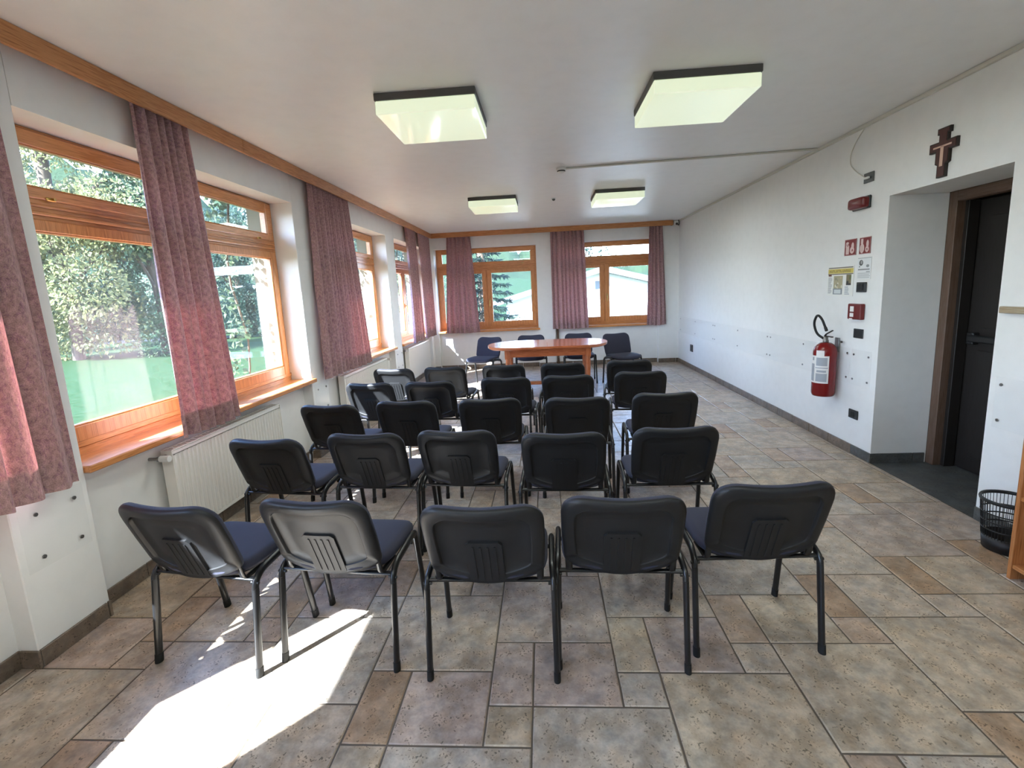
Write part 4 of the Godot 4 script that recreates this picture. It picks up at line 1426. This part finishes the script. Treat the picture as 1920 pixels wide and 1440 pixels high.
func foliage(parent: Node3D, called: String, blobs: Array, count: int, leaf: ArrayMesh, m: Material, sd: int, droop := 0.3) -> void:
	# leaves set on the outer part of the blobs [centre, radius vector]
	rng.seed = sd
	var mm := MultiMesh.new()
	mm.transform_format = MultiMesh.TRANSFORM_3D
	mm.mesh = leaf
	mm.instance_count = count
	for i in count:
		var b: Array = blobs[rng.randi() % blobs.size()]
		var d := Vector3(rng.randfn(), rng.randfn(), rng.randfn()).normalized()
		var p: Vector3 = b[0] + d * b[1] * pow(rng.randf(), 0.28)
		var up := (d + Vector3(rng.randfn(), rng.randfn() - droop, rng.randfn()) * 0.8).normalized()
		var sd2 := up.cross(Vector3(rng.randfn(), rng.randfn(), rng.randfn())).normalized()
		var k := rng.randf_range(0.7, 1.3)
		mm.set_instance_transform(i, Transform3D(Basis(sd2 * k, up * k, sd2.cross(up) * k), p))
	var o := MultiMeshInstance3D.new()
	o.name = called
	o.multimesh = mm
	o.material_override = m
	o.set_meta("kind", "stuff")
	parent.add_child(o, true)

func tree(called: String, label: String, at: Vector3, h: float, r: float, m: String, count: int, leaf: float, sd: int, low := 0.22) -> void:
	var t := thing(called, label, "tree", at)
	rng.seed = sd
	var s := st()
	tube(s, [Vector3.ZERO, Vector3(0.1, h * 0.25, 0), Vector3(0, h * 0.5, 0.1), Vector3(0.05, h * 0.8, 0)], h * 0.02, h * 0.02, 8)
	for k in 5:
		var a := TAU * k / 5 + rng.randf()
		tube(s, [Vector3(0, h * (0.25 + 0.07 * k), 0), Vector3(cos(a) * r * 0.6, h * (0.45 + 0.07 * k), sin(a) * r * 0.6)], h * 0.007, h * 0.007, 6)
	put(t, "trunk", fin(s), M.bark)
	var blobs := []
	for k in 26:
		var v := rng.randf()
		var y := lerpf(low, 0.95, v) * h
		var rr := r * (0.35 + 0.65 * sin(clampf(v, 0.05, 1.0) * PI * 0.85 + 0.25))
		var a := rng.randf() * TAU
		var q := rr * sqrt(rng.randf()) * 0.75
		blobs.append([Vector3(cos(a) * q, y, sin(a) * q), Vector3.ONE * r * rng.randf_range(0.26, 0.40)])
	foliage(t, "foliage", blobs, count, leaf_mesh(leaf, leaf * 0.62), M[m], sd + 1)

func spruce(label: String, at: Vector3, h: float, r: float, sd: int) -> void:
	var t := thing("spruce_tree", label, "tree", at)
	var s := st()
	tube(s, [Vector3.ZERO, Vector3(0, h * 0.98, 0)], h * 0.018, h * 0.018, 8)
	put(t, "trunk", fin(s), M.bark)
	rng.seed = sd
	var mm := MultiMesh.new()
	mm.transform_format = MultiMesh.TRANSFORM_3D
	mm.mesh = leaf_mesh(0.16, 0.05)
	var xf := []
	var y := 0.25
	while y < h:
		var rr := r * (1.0 - y / h) + 0.12
		var n := 7
		for k in n:
			var a := TAU * k / n + rng.randf() * 0.8
			var dir := Vector3(cos(a), -0.28, sin(a)).normalized()
			var steps := int(rr / 0.05)
			for q in steps:
				var p := Vector3(0, y, 0) + dir * rr * (q + 0.5) / steps
				p.y += 0.10 * rr * pow(float(q) / steps, 2.0)
				for e in 3:
					var up := (dir + Vector3(rng.randfn(), rng.randfn() * 0.5 - 0.25, rng.randfn()) * 0.75).normalized()
					var side := up.cross(Vector3(rng.randfn(), rng.randfn(), rng.randfn())).normalized()
					xf.append(Transform3D(Basis(side, up, side.cross(up)), p))
		y += 0.22
	mm.instance_count = xf.size()
	for i in xf.size():
		mm.set_instance_transform(i, xf[i])
	var o := MultiMeshInstance3D.new()
	o.name = "foliage"
	o.multimesh = mm
	o.material_override = M.needle
	o.set_meta("kind", "stuff")
	t.add_child(o, true)

func slope(called: String, label: String, m: Material, dist: float, base: float, tops: Array, depth: float, sd: int, rough: float) -> void:
	# a hillside seen round the hall: rises from dist to dist + depth; tops: [azimuth in degrees from -z towards -x, height]
	var n := FastNoiseLite.new()
	n.seed = sd
	n.frequency = 0.9
	n.fractal_octaves = 5
	var s := st()
	s.set_smooth_group(1)
	var na := 120
	var nr := 10
	var grid := []
	for i in na + 1:
		var az := lerpf(tops[0][0], tops[-1][0], float(i) / na)
		var h: float = tops[-1][1]
		for k in tops.size() - 1:
			if az >= tops[k][0] and az <= tops[k + 1][0]:
				h = lerpf(tops[k][1], tops[k + 1][1], smoothstep(0.0, 1.0, (az - tops[k][0]) / (tops[k + 1][0] - tops[k][0])))
				break
		var a := deg_to_rad(az)
		var row := []
		for j in nr + 1:
			var t := float(j) / nr
			var R := dist + depth * t
			var y := lerpf(base, h, pow(t, 0.9)) + n.get_noise_2d(az * 0.35, t * 4.0 + sd) * rough * t
			row.append(Vector3(-sin(a) * R, y, -cos(a) * R))
		grid.append(row)
	for i in na:
		for j in nr:
			quad(s, grid[i][j], grid[i + 1][j], grid[i + 1][j + 1], grid[i][j + 1], grid[i][j] - Vector3(0, 500, 0))
	var o := put(self, numbered(called), fin(s), m)
	tag(o, label, "hill")
	o.set_meta("kind", "structure")

func build_outdoors() -> void:
	var lawn := put(self, "lawn_ground", span(Vector3(-60, -0.75, 20), Vector3(-2.8, -0.35, -60)), M.lawn_green)
	tag(lawn, "bright green lawn outside the side windows", "lawn")
	lawn.set_meta("kind", "structure")
	var yard := put(self, "yard_ground", span(Vector3(-2.8, -2.6, -10.5), Vector3(60, -2.2, -60)), M.lawn_green)
	tag(yard, "green yard ground beyond the end wall", "lawn")
	yard.set_meta("kind", "structure")
	# strip of path and rising meadow behind the lawn
	var path := put(self, "garden_path", span(Vector3(-70, -0.36, -26.5), Vector3(-18, -0.28, -28.5)), M.path_grey)
	path.rotation.y = 0.0
	tag(path, "grey path along the far edge of the lawn", "path")
	path.set_meta("kind", "structure")
	slope("meadow_hill", "pale green meadow rising behind the lawn", M.meadow_green, 44.0, -0.4, [[-40, 3.0], [0, 4.0], [20, 6.0], [32, 6.5], [45, 3.2], [80, 3.0]], 60.0, 3, 0.6)
	slope("forest_hill", "distant green forested mountainside behind the trees", M.forest_green, 105.0, 0.0, [[-45, 6.0], [-16, 3.0], [-4, 10.0], [10, 26.0], [30, 34.0], [42, 46.0], [50, 52.0], [80, 50.0]], 110.0, 4, 14.0)
	# trees outside the lawn window
	tree("broadleaf_tree", "large yellow green tree beyond the lawn", Vector3(-18.8, -0.4, -18.4), 10.5, 4.4, "leaf_yellow", 26000, 0.17, 71, 0.10)
	tree("broadleaf_tree", "grey green tree beside the large yellow green tree", Vector3(-16.2, -0.4, -19.8), 8.6, 2.6, "leaf_green", 16000, 0.15, 73, 0.06)
	tree("broadleaf_tree", "pale green tree at the edge of the lawn window", Vector3(-25.5, -0.4, -20.0), 13.0, 3.2, "leaf_pale", 12000, 0.19, 75, 0.2)
	tree("broadleaf_tree", "dark green tree seen through the reveal side of the lawn window", Vector3(-17.5, -0.4, -27.5), 7.0, 2.6, "leaf_dark", 12000, 0.17, 77, 0.05)
	tree("broadleaf_tree", "pale leafy tree between lawn and forest", Vector3(-13.6, -0.4, -25.0), 9.5, 2.0, "leaf_pale", 9000, 0.15, 79, 0.25)
	for k in 5:
		var az := deg_to_rad(47.0 - k * 4.3)
		tree("lawn_bush", "low round bush along the far lawn edge", Vector3(-sin(az) * 39.5, -0.4, -cos(az) * 39.5), 3.2 + 0.5 * (k % 3), 2.2, ["leaf_green", "leaf_dark", "leaf_pale"][k % 3], 4000, 0.2, 81 + k, 0.05)
	get_tree_bush_groups()
	# climbing plant on the outer reveals
	for i in [1, 2, 3]:
		var z: float = WINS[i + 1][1]
		var t := thing("climbing_plant", ["climbing plant outside the lawn window", "climbing plant outside the middle side window", "climbing plant outside the corner side window"][i - 1], "plant", Vector3(XO - 0.14, -0.35, z + 0.10))
		var s := st()
		var stem := []
		for k in 12:
			stem.append(Vector3(0.03 * sin(k * 1.3), k * 0.26, 0.04 * sin(k * 0.9)))
		tube(s, stem, 0.010, 0.010, 6)
		put(t, "stem", fin(s), M.bark)
		var blobs := []
		for k in 12:
			blobs.append([Vector3(-0.04 * (k % 3), 0.25 + k * 0.24, 0.05 + 0.05 * sin(k * 2.1)), Vector3(0.07, 0.13, 0.10)])
		foliage(t, "foliage", blobs, 420, leaf_mesh(0.06, 0.045), M.leaf_green, 95 + i)
	# trees seen through the corner windows
	tree("broadleaf_tree", "leafy tree outside the middle side window", Vector3(-6.2, -0.6, -14.5), 7.0, 2.2, "leaf_pale", 5000, 0.15, 101, 0.1)
	tree("broadleaf_tree", "light leafed tree outside the far corner", Vector3(-4.4, -0.9, -16.0), 6.5, 1.7, "leaf_pale", 5000, 0.13, 103, 0.1)
	spruce("dark spruce tree outside the end window", Vector3(-1.75, -2.3, -14.2), 7.0, 1.75, 105)
	tree("garden_shrub", "pale flowering shrub below the spruce", Vector3(-0.75, -2.3, -13.6), 3.5, 0.7, "leaf_pale", 1600, 0.08, 107, 0.3)
	tree("broadleaf_tree", "sparse tree behind the white house roof", Vector3(2.6, -2.3, -33.0), 9.2, 2.2, "leaf_dark", 1600, 0.2, 109, 0.4)
	# white neighbouring house
	var h := thing("white_house", "white rendered house with low grey gable roof outside", "house", Vector3(2.62, -2.2, -22.0))
	var s := st()
	var apex := 4.42
	var half := 4.3
	var eave := apex - half * 0.27
	prism(s, PackedVector2Array([Vector2(-half, 0), Vector2(half, 0), Vector2(half, eave), Vector2(0, apex), Vector2(-half, eave)]), 0.0, -8.0)
	put(h, "wall", fin(s), M.house_white)
	for sx in [-1.0, 1.0]:
		var r := st()
		prism(r, PackedVector2Array([Vector2(0, apex), Vector2(0, apex + 0.24), Vector2(sx * (half + 0.55), apex + 0.24 - (half + 0.55) * 0.27), Vector2(sx * (half + 0.55), apex - (half + 0.55) * 0.27)]), 0.55, -8.5)
		put(h, "roof", fin(r), M.house_roof)
	for w in [[-0.18, 3.68, 0.30, 0.36], [1.22, 2.32, 0.56, 0.66]]:
		var f := put(h, "window", span(Vector3(w[0] - w[2] / 2, w[1], 0.0), Vector3(w[0] + w[2] / 2, w[1] + w[3], 0.02)), M.house_shutter)
		put(f, "frame", ring_frame(w[2] + 0.10, w[3] + 0.10, [0.05, 0.05, 0.05, 0.05], 0.0, 0.035), M.house_white, Vector3(w[0] - w[2] / 2 - 0.05, w[1] - 0.05, 0))

func get_tree_bush_groups() -> void:
	var k := 0
	for c in get_children():
		if String(c.name).begins_with("lawn_bush"):
			c.set_meta("group", "bushes along the far lawn edge")
			c.set_meta("label", "low round %s bush along the far lawn edge" % ["mid green", "dark green", "pale green", "olive green", "deep green"][k])
			k += 1


# ------------------------------------------------------------------ main
func _ready() -> void:
	var cam := Camera3D.new()
	cam.name = "camera"
	add_child(cam)
	cam.projection = Camera3D.PROJECTION_FRUSTUM
	cam.near = 0.05
	cam.far = 600.0
	var f := 914.4
	cam.size = cam.near * 1440.0 / f
	cam.frustum_offset = Vector2(0.0, cam.near * (697.0 - 720.0) / f)
	cam.position = Vector3(0, 1.55, 0)
	cam.basis = Basis(Vector3.UP, 0.0708) * Basis(Vector3.RIGHT, -0.1625) * Basis(Vector3.BACK, -0.0476)
	cam.current = true

	var env := Environment.new()
	env.tonemap_mode = Environment.TONE_MAPPER_LINEAR
	env.tonemap_exposure = 1.95
	env.background_mode = Environment.BG_SKY
	var sky := Sky.new()
	var sm := ProceduralSkyMaterial.new()
	sm.sky_top_color = Color(0.42, 0.60, 0.86)
	sm.sky_horizon_color = Color(0.80, 0.88, 0.94)
	sm.sky_curve = 0.20
	sm.ground_bottom_color = Color(0.35, 0.40, 0.33)
	sm.ground_horizon_color = Color(0.70, 0.76, 0.76)
	sm.sun_angle_max = 12.0
	sky.sky_material = sm
	env.sky = sky
	env.background_energy_multiplier = 13.0
	env.sdfgi_enabled = true
	env.ssao_enabled = true
	env.ssil_enabled = true
	var we := WorldEnvironment.new()
	we.name = "world"
	we.environment = env
	add_child(we)

	var sun := DirectionalLight3D.new()
	sun.name = "sun"
	add_child(sun)
	sun.light_color = Color(0.92, 0.965, 1.0)
	sun.light_energy = 14.5
	sun.light_angular_distance = 0.55
	sun.shadow_enabled = true
	sun.look_at_from_position(Vector3.ZERO, Vector3(0.83, -1.0, -0.92), Vector3.UP)

	make_materials()
	build_shell()
	build_floor()
	build_windows()
	build_curtains()
	radiator("white panel radiator under the lawn window", -2.70, -3.93, true)
	radiator("white panel radiator under the middle side window", -5.30, -6.86, false)
	radiator("white panel radiator under the corner side window", -7.98, -9.50, true)
	build_table()
	build_chairs()
	build_ceiling_things()
	build_right_wall()
	var pp := st()
	tube(pp, [Vector3(0.265, 0.01, ZF - 0.065), Vector3(0.265, 0.76, ZF - 0.065)], 0.022, 0.022, 12)
	tag(put(self, numbered("heating_pipe"), fin(pp), M.jamb_y), "brown vertical pipe below the curtain on the end wall", "pipe")
	build_outdoors()
